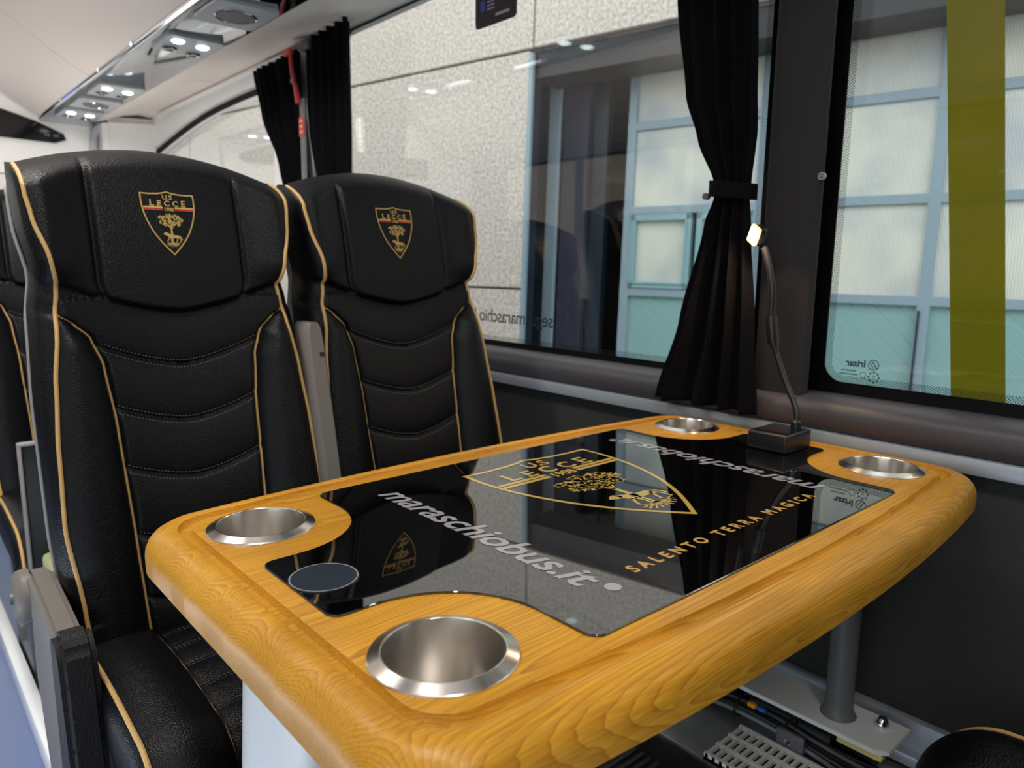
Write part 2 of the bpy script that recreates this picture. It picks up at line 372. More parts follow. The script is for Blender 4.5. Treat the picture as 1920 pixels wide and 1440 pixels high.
# emblem in units: width 1 (x -0.5..0.5), height 0 (tip) .. 1.22
def emblem():
    right = [(.5, 1.19), (.505, 1.05), (.495, .92), (.47, .78), (.42, .62), (.35, .46), (.26, .31), (.15, .165), (0, 0)]
    top = [(-.5, 1.19), (-.36, 1.185), (-.2, 1.192), (-.08, 1.21), (0, 1.235), (.08, 1.21), (.2, 1.192), (.36, 1.185)]
    outl = top + right + [(-x, y) for x, y in right[-2:0:-1]]
    o2 = [tuple(v)[:2] for v in catmull([(x, y, 0) for x, y in right], 4)]
    o3 = [(-x, y) for x, y in o2[-2:0:-1]]
    line = stroke(subdiv(top + [(.5, 1.19)], 2)[:-1] + o2 + o3, .026, True)
    g = {'outline': line, 'gold': [], 'yellow': [], 'red': []}
    for x0, x1 in ((-.475, -.115), (.115, .475)):
        xs = [x0 + (x1 - x0) * i / 6 for i in range(7)]
        f0 = lambda x: .875 + .0 * x
        for a, b in zip(xs[:-1], xs[1:]):
            g['yellow'].append([(a, f0(a) + .035), (b, f0(b) + .035), (b, f0(b) + .065), (a, f0(a) + .065)])
            g['red'].append([(a, f0(a) - .005), (b, f0(b) - .005), (b, f0(b) + .026), (a, f0(a) + .026)])
    def tx(s, size, x, y, bold=.0, sx=1):
        for P in textpolys(s, size, 0, bold): g['gold'].append([(p.x * sx + x, p.y + y) for p in P])
    tx('U.S', .125, 0, 1.085, .003, 1.1)
    for ch, x, s, y in (('L', -.31, .17, .955), ('E', -.17, .15, .955), ('C', -.02, .15, .955), ('C', .14, .15, .955), ('E', .295, .17, .955)):
        tx(ch, s, x, y, .004, 1.05)
        for sx_ in (-1, 1) if ch in 'LE' else ():
            g['gold'].append([(x - .045 + sx_ * .016, y), (x - .045 + sx_ * .016, y + .008), (x - .045, y + .008), (x - .045, y)])
    tx('1908', .10, 0, .86, .003, .95)
    rnd = random.Random(3)
    n = 0
    while n < 95:   # leaves of the oak crown
        a = rnd.uniform(0, 6.283); r = math.sqrt(rnd.random()); x = .235 * r * math.cos(a); y = .68 + .125 * r * math.sin(a)
        s = rnd.uniform(.018, .028); ph = rnd.uniform(0, 6.28)
        g['gold'].append([(x + s * (1.25 if k % 2 else .55) * math.cos(ph + k * math.pi / 4), y + s * (1.25 if k % 2 else .55) * math.sin(ph + k * math.pi / 4)) for k in range(8)]); n += 1
    g['gold'] += [[(-.014, .58), (-.02, .36), (.02, .36), (.014, .58)]]
    for sgn in (-1, 1): g['gold'] += stroke([(0, .5), (sgn * .05, .57), (sgn * .11, .62)], .014)
    # wolf walking to the left, in front of the trunk
    g['gold'] += [[(-.17, .40), (-.145, .425), (-.11, .44), (-.085, .425), (-.07, .395), (-.10, .375), (-.13, .378)],
                  [(-.10, .435), (-.07, .42), (-.03, .40), (-.02, .33), (-.06, .325), (-.095, .37)],
                  [(-.03, .40), (.04, .385), (.10, .385), (.13, .36), (.12, .315), (.07, .325), (.02, .325), (-.03, .325)]]
    for L in ([(-.055, .345), (-.09, .29), (-.105, .25)], [(-.035, .34), (-.025, .28), (-.03, .23)], [(.10, .35), (.085, .29), (.07, .24)], [(.115, .36), (.15, .30), (.155, .24)], [(.11, .375), (.16, .35), (.185, .29)]):
        g['gold'] += stroke(L, .018)
    g['gold'] += stroke([(0, .36), (0, .24)], .022)
    for k in range(9):
        a = math.radians(-170 + k * 20); x = .13 * math.cos(a); y = .225 + .075 * math.sin(a) * 1.1
        g['gold'] += stroke([(0, .235), (x * .5, .225 + (y - .225) * .4), (x, y)], .012)
        g['gold'] += stroke([(x * .55, .225 + (y - .225) * .45), (x * .95 + .02, y + .03)], .009)
    return g
EMB = emblem()

# ------------------------------------------------------------------ BUS SHELL
WX = 1.27    # inner face of the window-side wall
struct('floor', box(None, -1.3, 1.35, -1.6, 6.0, -.05, 0), 'floor_vinyl')
# heater duct platform along the wall
struct('trim_1', box(None, 1.0, WX, -1.2, 5.0, 0, .215, .004), 'alu')
# right wall: lower panel, header, posts around the openings
struct('wall_right', box(None, WX, 1.36, -1.3, 5.2, -.0, .80), 'wall_carpet')
bm = box(None, WX, 1.36, -1.3, 2.42, 1.823, 2.1); box(bm, WX, 1.36, 2.42, 2.86, .80, 2.1)
arch = [(2.86, 1.745), (3.1, 1.748), (3.35, 1.745), (3.62, 1.735), (3.9, 1.71), (4.15, 1.68), (4.4, 1.645), (4.6, 1.60), (4.75, 1.50), (4.85, 1.2), (4.9, .80), (5.2, .80), (5.2, 2.1), (2.86, 2.1)]
prism(bm, arch, 'X', WX, 1.36)
struct('wall_right_header', bm, 'white_panel')
# window post between the two big windows (cloth covered, rounded)
post = [(1.322, .668), (1.29, .635), (1.268, .618), (1.258, .616), (1.251, .622), (1.25, .632), (1.25, .70), (1.252, .712), (1.262, .722), (1.30, .726), (1.322, .726)]
struct('trim_2', prism(None, post, 'Z', .80, 1.80), 'pillar_cloth')
# ledge with rounded nose
def ledge(y0, y1, nm_):
    pr = [(1.36, .80), (1.36, .8215), (1.315, .8215), (1.275, .824), (1.255, .822), (1.240, .815), (1.233, .803), (1.232, .79), (1.236, .775), (1.245, .766), (1.27, .765)]
    b = nm(None); loft(b, [[(x, y, z) for x, z in pr] for y in (y0, y1)]); return struct(nm_, b, 'ledge_grey', ang=50)
ledge(-1.3, 5.0, 'trim_3')
struct('trim_4', box(None, 1.238, 1.275, -1.3, 5.0, .738, .765, .004), 'trim_strip')
bm = box(None, 1.255, 1.275, -1.3, 5.0, .225, .295, .003); box(bm, 1.235, 1.262, -1.3, 5.0, .222, .243, .003)
struct('baseboard_right', bm, 'trim_strip')

def roundrect(y0, y1, z0, z1, r, n=8):
    P = []
    for cy, cz, a0 in ((y1 - r, z1 - r, 0), (y0 + r, z1 - r, 90), (y0 + r, z0 + r, 180), (y1 - r, z0 + r, 270)):
        for i in range(n + 1):
            a = math.radians(a0 + 90 * i / n); P.append((cy + r * math.cos(a), cz + r * math.sin(a)))
    return P
def ring_plate(bm, outer, inner, x0, x1):
    n = len(outer); L = []
    for t, pts in ((x0, outer), (x0, inner), (x1, inner), (x1, outer)): L.append([(t, p[0], p[1]) for p in pts])
    L.append(L[0]); return loft(bm, L, True, False)
def make_window(name, y0, y1, z0, z1, gy0, gy1, gz0, gz1, r, x=1.325, sgn=1):
    """glass pane with black ceramic border; g* = clear part"""
    wdw = thing(name, None, None, (x, (y0 + y1) / 2, z0), kind='structure')
    obj('glass_pane', box(None, x, x + sgn * .006, y0, y1, z0, z1), 'window_glass', wdw, smooth=False)
    inn = roundrect(gy0, gy1, gz0, gz1, r); n = len(inn)
    out = roundrect(y0, y1, z0, z1, .004)
    obj('black_border', ring_plate(None, out, inn, x - sgn * .001, x - sgn * .004), 'frit', wdw, smooth=False)
    d = .013
    i2 = roundrect(gy0 + d, gy1 - d, gz0 + d, gz1 - d, max(r - d, .005))
    b = nm(None); A = [b.verts.new((x - sgn * .0025, *p)) for p in inn]; B = [b.verts.new((x - sgn * .0025, *p)) for p in i2]
    for i in range(n): b.faces.new((A[i], A[(i + 1) % n], B[(i + 1) % n], B[i]))
    obj('dot_band', b, 'frit_dots', wdw, smooth=False)
    return wdw
win1 = make_window('window_1', .662, 2.42, .80, 1.88, .765, 2.345, .836, 1.816, .03)
win2 = make_window('window_2', -1.2, .66, .80, 1.86, -1.1, .616, .843, 1.80, .035)
# front (arched) window pane and its dark seal
win3 = thing('window_3', None, None, (1.32, 3.8, .8), kind='structure')
arch_in = [(2.86, .83), (4.86, .83), (4.82, 1.2), (4.72, 1.48), (4.58, 1.575), (4.4, 1.625), (4.15, 1.66), (3.9, 1.69), (3.62, 1.715), (3.35, 1.725), (3.1, 1.728), (2.86, 1.725)]
obj('glass_pane', prism(None, arch_in, 'X', 1.32, 1.326), 'window_glass', win3, smooth=False)
obj('seal', tube(None, [(1.285, y, z) for y, z in [(4.85, 1.1), (4.80, 1.35), (4.68, 1.53), (4.55, 1.585), (4.4, 1.625), (4.15, 1.66), (3.9, 1.69), (3.62, 1.715), (3.35, 1.725), (3.1, 1.728), (2.86, 1.725)]], .012), 'black_matte', win3)
# stickers and lettering on the panes
def on_glass(polys, x, y, z, mirror=True):   # u runs to +Y (seen mirrored from inside), v up
    return flat(None, polys, lambda u, v: (x, y + u, z + v))
obj('lettering', on_glass(textpolys('segui maraschio bus', .052, 0, .0002, .92), 1.3245, 1.524, .887), 'decal_black', win1, smooth=False)
st = obj('sticker', prism(None, roundrect(1.488, 1.655, 1.675, 1.81, .012, 4), 'X', 1.3225, 1.3245), 'sticker_dark', win1, smooth=False)
obj('sticker_band', box(None, 1.3218, 1.3226, 1.56, 1.652, 1.755, 1.80), 'sticker_red', st, smooth=False)
obj('sticker_symbol', box(None, 1.3218, 1.3226, 1.615, 1.632, 1.715, 1.742), 'sticker_blue', st, smooth=False)
b = nm(None)
for k in range(4): box(b, 1.3218, 1.3226, 1.575, 1.605, 1.742 - k * .009, 1.745 - k * .009); box(b, 1.3218, 1.3226, 1.498, 1.53, 1.752 - k * .009, 1.755 - k * .009)
ring_plate(b, roundrect(1.54, 1.562, 1.73, 1.758, .003, 4), roundrect(1.543, 1.559, 1.733, 1.755, .002, 4), 1.3218, 1.3226)
box(b, 1.3218, 1.3226, 1.515, 1.57, 1.693, 1.70)
obj('sticker_text', b, 'sticker_white', st, smooth=False)
b = on_glass(textpolys('Irizar', .017, 0, .0006), 1.3235, .560, .8745)
flat(b, stroke([(.009 * math.cos(a / 10 * 6.283), .009 * math.sin(a / 10 * 6.283)) for a in range(10)], .0016, True), lambda u, v: (1.3235, .529 + u, .8795 + v))
flat(b, stroke([(-.004, -.006), (.004, .006)], .002), lambda u, v: (1.3235, .527 + u, .8795 + v)); flat(b, stroke([(-.001, -.007), (.006, .003)], .0015), lambda u, v: (1.3235, .529 + u, .8795 + v))
obj('maker_mark', b, 'decal_teal', win2, smooth=False)
b = nm(None)
for r_, n_ in ((.8645, 8), (.858, 10)): flat(b, [[((k - n_ / 2) * .0034, 0), ((k - n_ / 2) * .0034 + .0024, 0), ((k - n_ / 2) * .0034 + .0024, .0026), ((k - n_ / 2) * .0034, .0026)] for k in range(n_)], lambda u, v: (1.3235, .572 + u, r_ + v))
for k in range(8): flat(b, [[(.009 * math.cos(k * .785 + q) * s, .009 * math.sin(k * .785 + q) * s) for q, s in ((-.22, .85), (.22, .85), (.22, 1.15), (-.22, 1.15))]], lambda u, v: (1.3235, .527 + u, .858 + v))
flat(b, stroke([(-.003, .003), (0, 0), (.003, .003)], .0009) + stroke([(0, 0), (0, -.004)], .0009), lambda u, v: (1.3235, .527 + u, .858 + v))
flat(b, stroke([(.0055 * math.cos(a / 8 * 6.283), .0055 * math.sin(a / 8 * 6.283)) for a in range(8)], .0009, True), lambda u, v: (1.3235, .546 + u, .860 + v))
obj('approval_mark', b, 'decal_teal', win2, smooth=False)
b = nm(None)
flat(b, [[(.323, .80), (.401, .80), (.477, 1.50), (.515, 1.86), (.440, 1.86), (.397, 1.50)]], lambda u, v: (1.334, u, v))
obj('colour_film', b, 'olive_film', win2, smooth=False)

# ceiling: luggage bin, service panel, cove
bin_prof = [(.76, 1.752), (.72, 1.765), (.62, 1.83), (.50, 1.92), (.42, 1.99), (.36, 2.06), (.36, 2.12), (1.3, 2.12), (1.3, 1.825), (1.262, 1.806), (1.20, 1.812), (1.12, 1.795), (1.04, 1.765), (.99, 1.752), (.985, 1.765), (.765, 1.765)]
ys = [-1.2, -.1, .01, 1.15, 1.157, 2.30, 2.307, 3.36, 3.367, 4.5]
lb = thing('luggage_bin', 'long cream overhead luggage bin above the windows', 'luggage rack', (.9, 1.6, 1.75))
for a, c in ((-1.2, 1.147), (1.153, 3.347), (3.353, 4.42)):
    obj('bin_section', loft(None, [[(x, y, z) for x, z in bin_prof] for y in (a, c)]), 'cream', lb, ang=30)
b = box(None, .76, .99, -1.1, 4.40, 1.7645, 1.768)
svc = thing('service_panel', 'long mirror-dark service strip with lights and speakers under luggage bin', 'ceiling panel', (.875, 1.6, 1.75))
obj('panel', box(None, .768, .985, -1.1, 4.50, 1.748, 1.764, .003), 'dark_mirror', svc)
obj('rail', tube(None, [(.757, -1.1, 1.752), (.757, 4.45, 1.752)], .010, 10, 0), 'chrome', svc)
b = nm(None); lathe(b, [(.0, -.016), (.11, -.016), (.122, -.006), (.122, .01), (0, .01)], (.875, 4.5, 1.754), 40)
obj('end_cap', b, 'satin_grey', svc)
def rr_xy(x0, x1, y0, y1, r): return roundrect(x0, x1, y0, y1, r, 5)
def speaker(yc, ln=.22):
    s = obj('speaker', prism(None, rr_xy(.792, .968, yc - ln / 2, yc + ln / 2, .02), 'Z', 1.739, 1.749), 'satin_grey', svc)
    obj('speaker_grille', lathe(None, [(0, -.003), (.050, -.003), (.054, 0), (.054, .004), (0, .004)], (.88, yc, 1.7385), 36), 'arm_plastic', s)
    obj('speaker_ring', lathe(None, [(.054, -.001), (.056, -.003), (.058, -.001), (.058, .004), (.054, .004)], (.88, yc, 1.7375), 36), 'chrome', s)
def lightmod(yc, ln=.22):
    s = obj('light_module', prism(None, rr_xy(.792, .965, yc - ln / 2, yc + ln / 2, .02), 'Z', 1.739, 1.749), 'satin_grey', svc)
    for x in (.835, .918):
        obj('lamp_lens', lathe(None, [(0, -.004), (.016, -.004), (.02, 0), (.02, .004), (0, .004)], (x, yc - .045 + (x - .835) * .25, 1.738), 24), 'led_white', s)
        obj('air_nozzle', lathe(None, [(0, .004), (.02, .004), (.024, 0), (.022, -.005), (.014, -.005), (.012, 0), (0, -.001)], (x + .003, yc + .055 + (x - .835) * .3, 1.737), 24), 'dark_mirror', s)
speaker(2.20); lightmod(2.61, .21); lightmod(3.51, .25); speaker(3.86, .24); lightmod(4.19, .25); lightmod(1.75); lightmod(.85); speaker(1.25); lightmod(.0)
for y in (2.75, 3.2, 3.9, 1.9): obj('latch', lathe(None, [(0, -.004), (.004, -.004), (.004, .01), (0, .01)], (.745, y, 1.747), 12), 'chrome', svc)
# aisle ceiling, far bin side, rear and front
struct('ceiling', box(None, -1.3, 1.36, -1.6, 5.2, 2.12, 2.16), 'cream')
b = nm(None); loft(b, [[(-x, y, z) for x, z in bin_prof] for y in (-1.2, 4.42)])
tag(obj('luggage_bin', b, 'cream', ang=30), 'cream luggage bin on the far side of the aisle, only mirrored in glass', 'luggage rack')
struct('wall_rear', box(None, -1.3, 1.36, -1.6, -1.5, 0, 2.12), 'ledge_grey')
# left wall with openings
b = box(None, -1.36, -1.27, -1.5, 5.2, 0, .80); box(b, -1.36, -1.27, -1.5, 5.2, 1.80, 2.12)
for y0, y1 in ((-1.5, -1.1), (.60, .76), (2.4, 2.75), (4.6, 5.2)): box(b, -1.36, -1.27, y0, y1, .80, 1.80)
struct('wall_left', b, 'ledge_grey', smooth=False)
for i, (y0, y1) in enumerate(((-1.1, .60), (.76, 2.4), (2.75, 4.6))):
    wl = thing('window_%d' % (4 + i), None, None, (-1.32, y0, .8), kind='structure')
    obj('glass_pane', box(None, -1.326, -1.32, y0, y1, .8, 1.8), 'window_glass', wl, smooth=False)
# front header with the display, front frame, dashboard
b = nm(None)
hd = [(-.9, 2.0), (1.3, 2.0), (1.3, 1.60), (1.17, 1.50), (1.05, 1.47), (-.9, 1.47)]
loft(b, [[(x, 4.50, z) for x, z in hd], [(x, 4.62, z) for x, z in hd]])
fh = struct('wall_front', b, 'white_panel')
b = nm(None)
prism(b, [(-.5, 1.775), (.60, 1.775), (.74, 1.735), (.86, 1.685), (.87, 1.655), (.82, 1.635), (.60, 1.64), (-.5, 1.64)], 'Y', 4.485, 4.51)
ds = tag(obj('information_display', b, 'screen'), 'dark wide display panel with blue light set in the front header', 'display')
b = nm(None); flat(b, stroke([(.545 + .028 * math.cos(a), 1.715 + .022 * math.sin(a)) for a in [k * .628 for k in range(10)]], .014, True), lambda u, v: (u, 4.482, v)); obj('blue_light', b, 'blue_led', ds, world=False)
obj('display_digits', flat(None, [[(k * .013, 0), (k * .013 + .009, 0), (k * .013 + .009, .012), (k * .013, .012)] for k in (0, 1, 3, 4)], lambda u, v: (.775 + u, 4.483, 1.665 + v)), 'post_paint', ds, world=False, smooth=False)
struct('trim_5', tube(None, [(1.03, 4.44, 1.75), (1.00, 4.47, 1.70), (.99, 4.47, 1.62), (.985, 4.48, 1.50), (.985, 4.48, 1.35)], .02, 10), 'satin_grey')
b = nm(None); prism(b, [(1.02, 1.78), (1.30, 1.80), (1.30, 1.60), (1.20, 1.54), (1.10, 1.44), (1.02, 1.40)], 'Y', 4.36, 4.49)
bmesh.ops.bevel(b, geom=b.edges[:], offset=.03, segments=4, affect='EDGES', clamp_overlap=True); struct('trim_6', b, 'white_panel', ang=60)
struct('trim_7', box(None, -1.3, 1.3, 5.1, 5.2, 0, .95), 'black_matte')
wf = thing('window_7', None, None, (0, 5.15, .95), kind='structure')
obj('glass_pane', box(None, -1.3, 1.3, 5.14, 5.146, .95, 2.12), 'window_glass', wf, smooth=False)

# ceiling lamps added over the aisle to brighten the cabin, one light tilted forward
for y, en, tilt in ((-.6, 8, 0), (.4, 7, 0), (1.6, 36, 42), (4.1, 4, 0)):
    cl = thing('added_ceiling_lamp', 'flat warm white ceiling lamp added over the aisle for brightness, seen only in reflections', 'ceiling lamp', (0, y, 2.12), group='added aisle ceiling lamps')
    obj('lamp_frame', box(None, -.16, .16, y - .32, y + .32, 2.105, 2.12, .003), 'satin_grey', cl)
    obj('diffuser', box(None, -.145, .145, y - .305, y + .305, 2.098, 2.106), 'lamp_diffuser', cl)
    L = bpy.data.lights.new('lamp_light', 'AREA'); L.shape = 'RECTANGLE'; L.size = .28; L.size_y = .6; L.energy = en; L.color = (1, .93, .86)
    lo = bpy.data.objects.new('lamp_light', L); C.objects.link(lo); lo.location = (0, y, 2.07); lo.rotation_euler = (math.radians(tilt), 0, 0)

# ------------------------------------------------------------------ curtains
def curtain(name, label, keys, x0, npleat, amp, cols=160, rows=90, group=None, band=None):
    """keys: (z, yleft, yright, depth) from the top down"""
    root = thing(name, label, 'curtain', (x0, (keys[-1][1] + keys[-1][2]) / 2, keys[-1][0]), group)
    b = nm(None); V = []
    ztop, zbot = keys[0][0], keys[-1][0]; rnd = random.Random(len(name) + npleat)
    ph = [rnd.uniform(-.8, .8) for _ in range(npleat * 2 + 2)]
    ykL = [(-k[0], k[1]) for k in keys]; ykR = [(-k[0], k[2]) for k in keys]; kd = [(-k[0], k[3]) for k in keys]
    for r in range(rows + 1):
        z = ztop + (zbot - ztop) * r / rows; row = []
        yl, yr, dm = interp(ykL, -z), interp(ykR, -z), interp(kd, -z)
        for c in range(cols + 1):
            u = c / cols; a = u * npleat * 2 * math.pi + .6 * math.sin(3 * z + ph[int(u * npleat)]) + .5 * math.sin(u * 9)
            wv_ = math.sin(a); wv_ = wv_ * .8 + .2 * math.sin(a * 2.3 + z * 2)
            row.append(b.verts.new((x0 + amp * dm * wv_ + .006 * math.sin(z * 7 + u * 5), yl + (yr - yl) * u + .004 * math.cos(a) * dm, z)))
        V.append(row)
    for r in range(rows):
        for c in range(cols): b.faces.new((V[r][c], V[r][c + 1], V[r + 1][c + 1], V[r + 1][c]))
    o = obj('curtain_cloth', b, 'curtain_cloth', root, ang=80)
    sm = o.modifiers.new('thickness', 'SOLIDIFY'); sm.thickness = .0025; sm.offset = 0
    return root
cu = curtain('curtain', 'big black curtain tied back at the post between the two large windows',
        [(1.79, .905, .70, 1), (1.54, .887, .722, 1), (1.364, .862, .716, 1), (1.284, .835, .712, .9), (1.20, .797, .720, .55), (1.175, .797, .722, .5), (1.13, .815, .714, .75), (.943, .862, .690, 1.1), (.78, .912, .676, 1.2)], 1.205, 4, .020)
b = nm(None)
P = []
for k in range(49):
    a = 2 * math.pi * k / 48; P.append((1.207 + .034 * math.cos(a), .758 + .046 * math.sin(a)))
loft(b, [[(x, y, z + (y - .758) * .12) for x, y in P] for z in (1.172, 1.176, 1.196, 1.200)], False, False)
tb = obj('tieback', b, 'curtain_cloth', cu); tb.modifiers.new('thickness', 'SOLIDIFY').thickness = .003
obj('tieback_hook', lathe(None, [(0, -.005), (.006, -.005), (.006, .005), (0, .005)], (1.187, .800, 1.176), 16, 'X'), 'grey_knob', cu)
curtain('curtain', 'narrow black curtain at the front edge of the large middle window',
        [(1.80, 2.45, 2.15, 1), (1.5, 2.44, 2.17, .9), (1.2, 2.38, 2.19, .8), (.84, 2.42, 2.18, 1)], 1.225, 5, .022)
curtain('curtain', 'flared black curtain beside the arched front window',
        [(1.775, 2.90, 2.50, 1), (1.6, 2.83, 2.52, .9), (1.4, 2.70, 2.50, .8), (1.2, 2.62, 2.48, .7), (.84, 2.68, 2.48, 1)], 1.225, 7, .022)
t = thing('curtain_rail', 'white curtain rail over the windows', 'rail', (1.235, 2.5, 1.78))
obj('rail', box(None, 1.225, 1.245, 2.56, 4.2, 1.778, 1.792, .003), 'white_metal', t)
obj('rail_end', box(None, 1.21, 1.25, 2.43, 2.50, 1.765, 1.80, .012, 3), 'grey_knob', t)
# emergency hammer on its post
hm = thing('emergency_hammer', 'red emergency hammer on grey strap between the two narrow curtains', 'hammer', (1.20, 2.48, 1.35))
obj('strap', box(None, 1.193, 1.197, 2.425, 2.465, 1.30, 1.60, .001), 'post_paint', hm)
obj('hammer_handle', tube(None, [(1.19, 2.515, 1.775), (1.187, 2.50, 1.70), (1.187, 2.475, 1.64), (1.189, 2.462, 1.585)], lambda t_: .006 + .004 * t_, 10), 'red_plastic', hm)
obj('hammer_head', box(None, 1.178, 1.196, 2.495, 2.555, 1.752, 1.772, .005), 'red_plastic', hm)
obj('clip', box(None, 1.18, 1.196, 2.463, 2.505, 1.655, 1.672, .003), 'black_plastic', hm)
s_ = obj('instruction_sticker', box(None, 1.190, 1.193, 2.43, 2.466, 1.475, 1.54), 'sticker_red', hm)
b = nm(None)
for k in range(3): box(b, 1.1885, 1.1902, 2.437, 2.46, 1.486 + k * .018, 1.494 + k * .018)
obj('sticker_mark', b, 'yellow_thread', s_)
hk = lathe(None, [(.0035, -.003), (.0065, -.003), (.0065, .003), (.0035, .003)], (0, 0, 0), 20, 'X')
bmesh.ops.translate(hk, verts=hk.verts, vec=(1.247, .612, 1.203)); box(hk, 1.244, 1.252, .610, .614, 1.201, 1.205, .001)
tag(obj('wall_hook', hk, 'alu'), 'small steel ring hook on the dark post beside right window', 'hook')

# ------------------------------------------------------------------ SEATS (local: x across, -y forward, origin on the floor under the middle of the backrest foot)
def yb(z): return .25 + .22 * (z - .5)           # back plane (local y = world y - 1.0)
HW = [(.42, .195), (.52, .200), (.64, .212), (.76, .207), (.86, .199), (.95, .187), (1.01, .180), (1.06, .188), (1.12, .204), (1.165, .210), (1.185, .205), (1.20, .195)]
SH = [(.42, .212), (.60, .224), (.80, .223), (.95, .216), (1.02, .205), (1.10, .218), (1.18, .220), (1.21, .205)]
XI = [(.42, .108), (.60, .112), (.78, .118), (.88, .127), (.925, .142), (.95, .165), (.966, .187)]
SEAMS = [.872, .776, .680, .572, .47]
def rise(x): return .036 * (abs(x) / .12) ** 1.6
def zhead(x): return .962 + .055 * (abs(x) / .19) ** 1.5
def wf(x, z):
    hw = interp(HW, z); a = abs(x); w_ = .016 * (a / hw) ** 2
    zh = zhead(x)
    head = ss(zh - .006, zh + .012, z)
    if z < .99:
        xi = interp(XI, z)
        if a > xi:
            t_ = min(1, (a - xi) / max(hw - xi, .004)); f = min(1, (hw - xi) / .05)
            w_ += .034 * f * max(0, math.sin(math.pi * min(1, t_ * .93 + .0))) ** .65
            w_ -= .0
        else:
            zz = z - rise(x) * .95
            lims = SEAMS + [1.02]; lo = None
            ed = sorted(SEAMS + [.965 + .0, .38]); 
            for p, q in zip(ed[:-1], ed[1:]):
                if p <= zz < q:
                    f = (zz - p) / (q - p); w_ += .009 * max(0, math.sin(math.pi * f)) ** .45 * ss(0, .012, xi - a); break
            dd = min(abs(zz - s) for s in SEAMS); w_ += -.003 * math.exp(-(dd / .004) ** 2)
        w_ -= .004 * math.exp(-((a - xi) / .004) ** 2)
    body = w_
    wing = .018 + .030 * ss(.115, .20, a) * ss(.99, 1.06, z) - .010 * ss(.185, .21, a)
    pe = .120 - .010 * ss(1.02, .98, z)
    pad = .007 * ss(pe + .004, pe - .008, a) - .006 * math.exp(-((a - pe) / .0055) ** 2)
    wing += pad; wing += .008 * math.sin(math.pi * max(0, min(1, (z - .96) / .25)))
    return body * (1 - head) + wing * head
ZB = .42
def ztop(x): return 1.205 - .040 * (abs(x) / .21) ** 2.2
def surf(x, z, o=0.0):
    w_ = wf(x, min(z, 1.2)) + o
    return Vector((x, yb(z) - w_ * .976, z - w_ * .215 + 0))
def seat_back():
    NU, NT = 190, 250; b = nm(None); rings = []
    D = .105
    def ring(t, c):
        pts = []
        for i in range(NU + 1):
            u = -1 + 2 * i / NU; z0 = ZB + 0 * u
            hwt = .2; zt = ztop(u * .208); z = ZB + (zt - ZB) * t; x = u * interp(HW, z)
            wfr = wf(x, z); wmid = -.045
            w_ = wmid + (wfr - wmid) * math.cos(c * math.pi / 2) ** .9 if c < 1 else wmid
            zz = z + .026 * math.sin(c * math.pi / 2)
            pts.append((x, w_, zz))
        z = ZB + (ztop(.208) - ZB) * t; hw = interp(HW, z); sh = interp(SH, z); wq = wf(hw, z)
        cc = math.cos(c * math.pi / 2) if c < 1 else 0
        def back(x, w_, zz): 
            wmid = -.045; return (x, wmid + (w_ - wmid) * cc, zz + .026 * math.sin(c * math.pi / 2))
        side = [(hw + (sh - hw) * .45, wq - .012), (hw + (sh - hw) * .8, wq - .026), (sh, -.05), (sh - .002, -.07), (sh - .012, -.088), (sh - .03, -.097)]
        R_s = [back(p, q, z) for p, q in side]; L_s = [back(-p, q, z) for p, q in reversed(side)]
        B = []
        for i in range(21):
            u = 1 - 2 * i / 20; zt = ztop(u * .208); zz = ZB + (zt - ZB) * t; B.append(back(u * (sh - .05), -.105 + 0 * u, zz))
        return [Vector((x, yb(zz) - w_ * .976, zz - w_ * .215)) for x, w_, zz in pts + R_s + B + L_s]
    for k in range(NT + 1): rings.append(ring(k / NT, 0))
    for k in range(1, 9): rings.append(ring(1, k / 8))
    return loft(b, rings, True, False)
def on_back(u, v, sc, zc, o=.0016):
    z = zc + v * sc; return surf(u * sc, z, o)
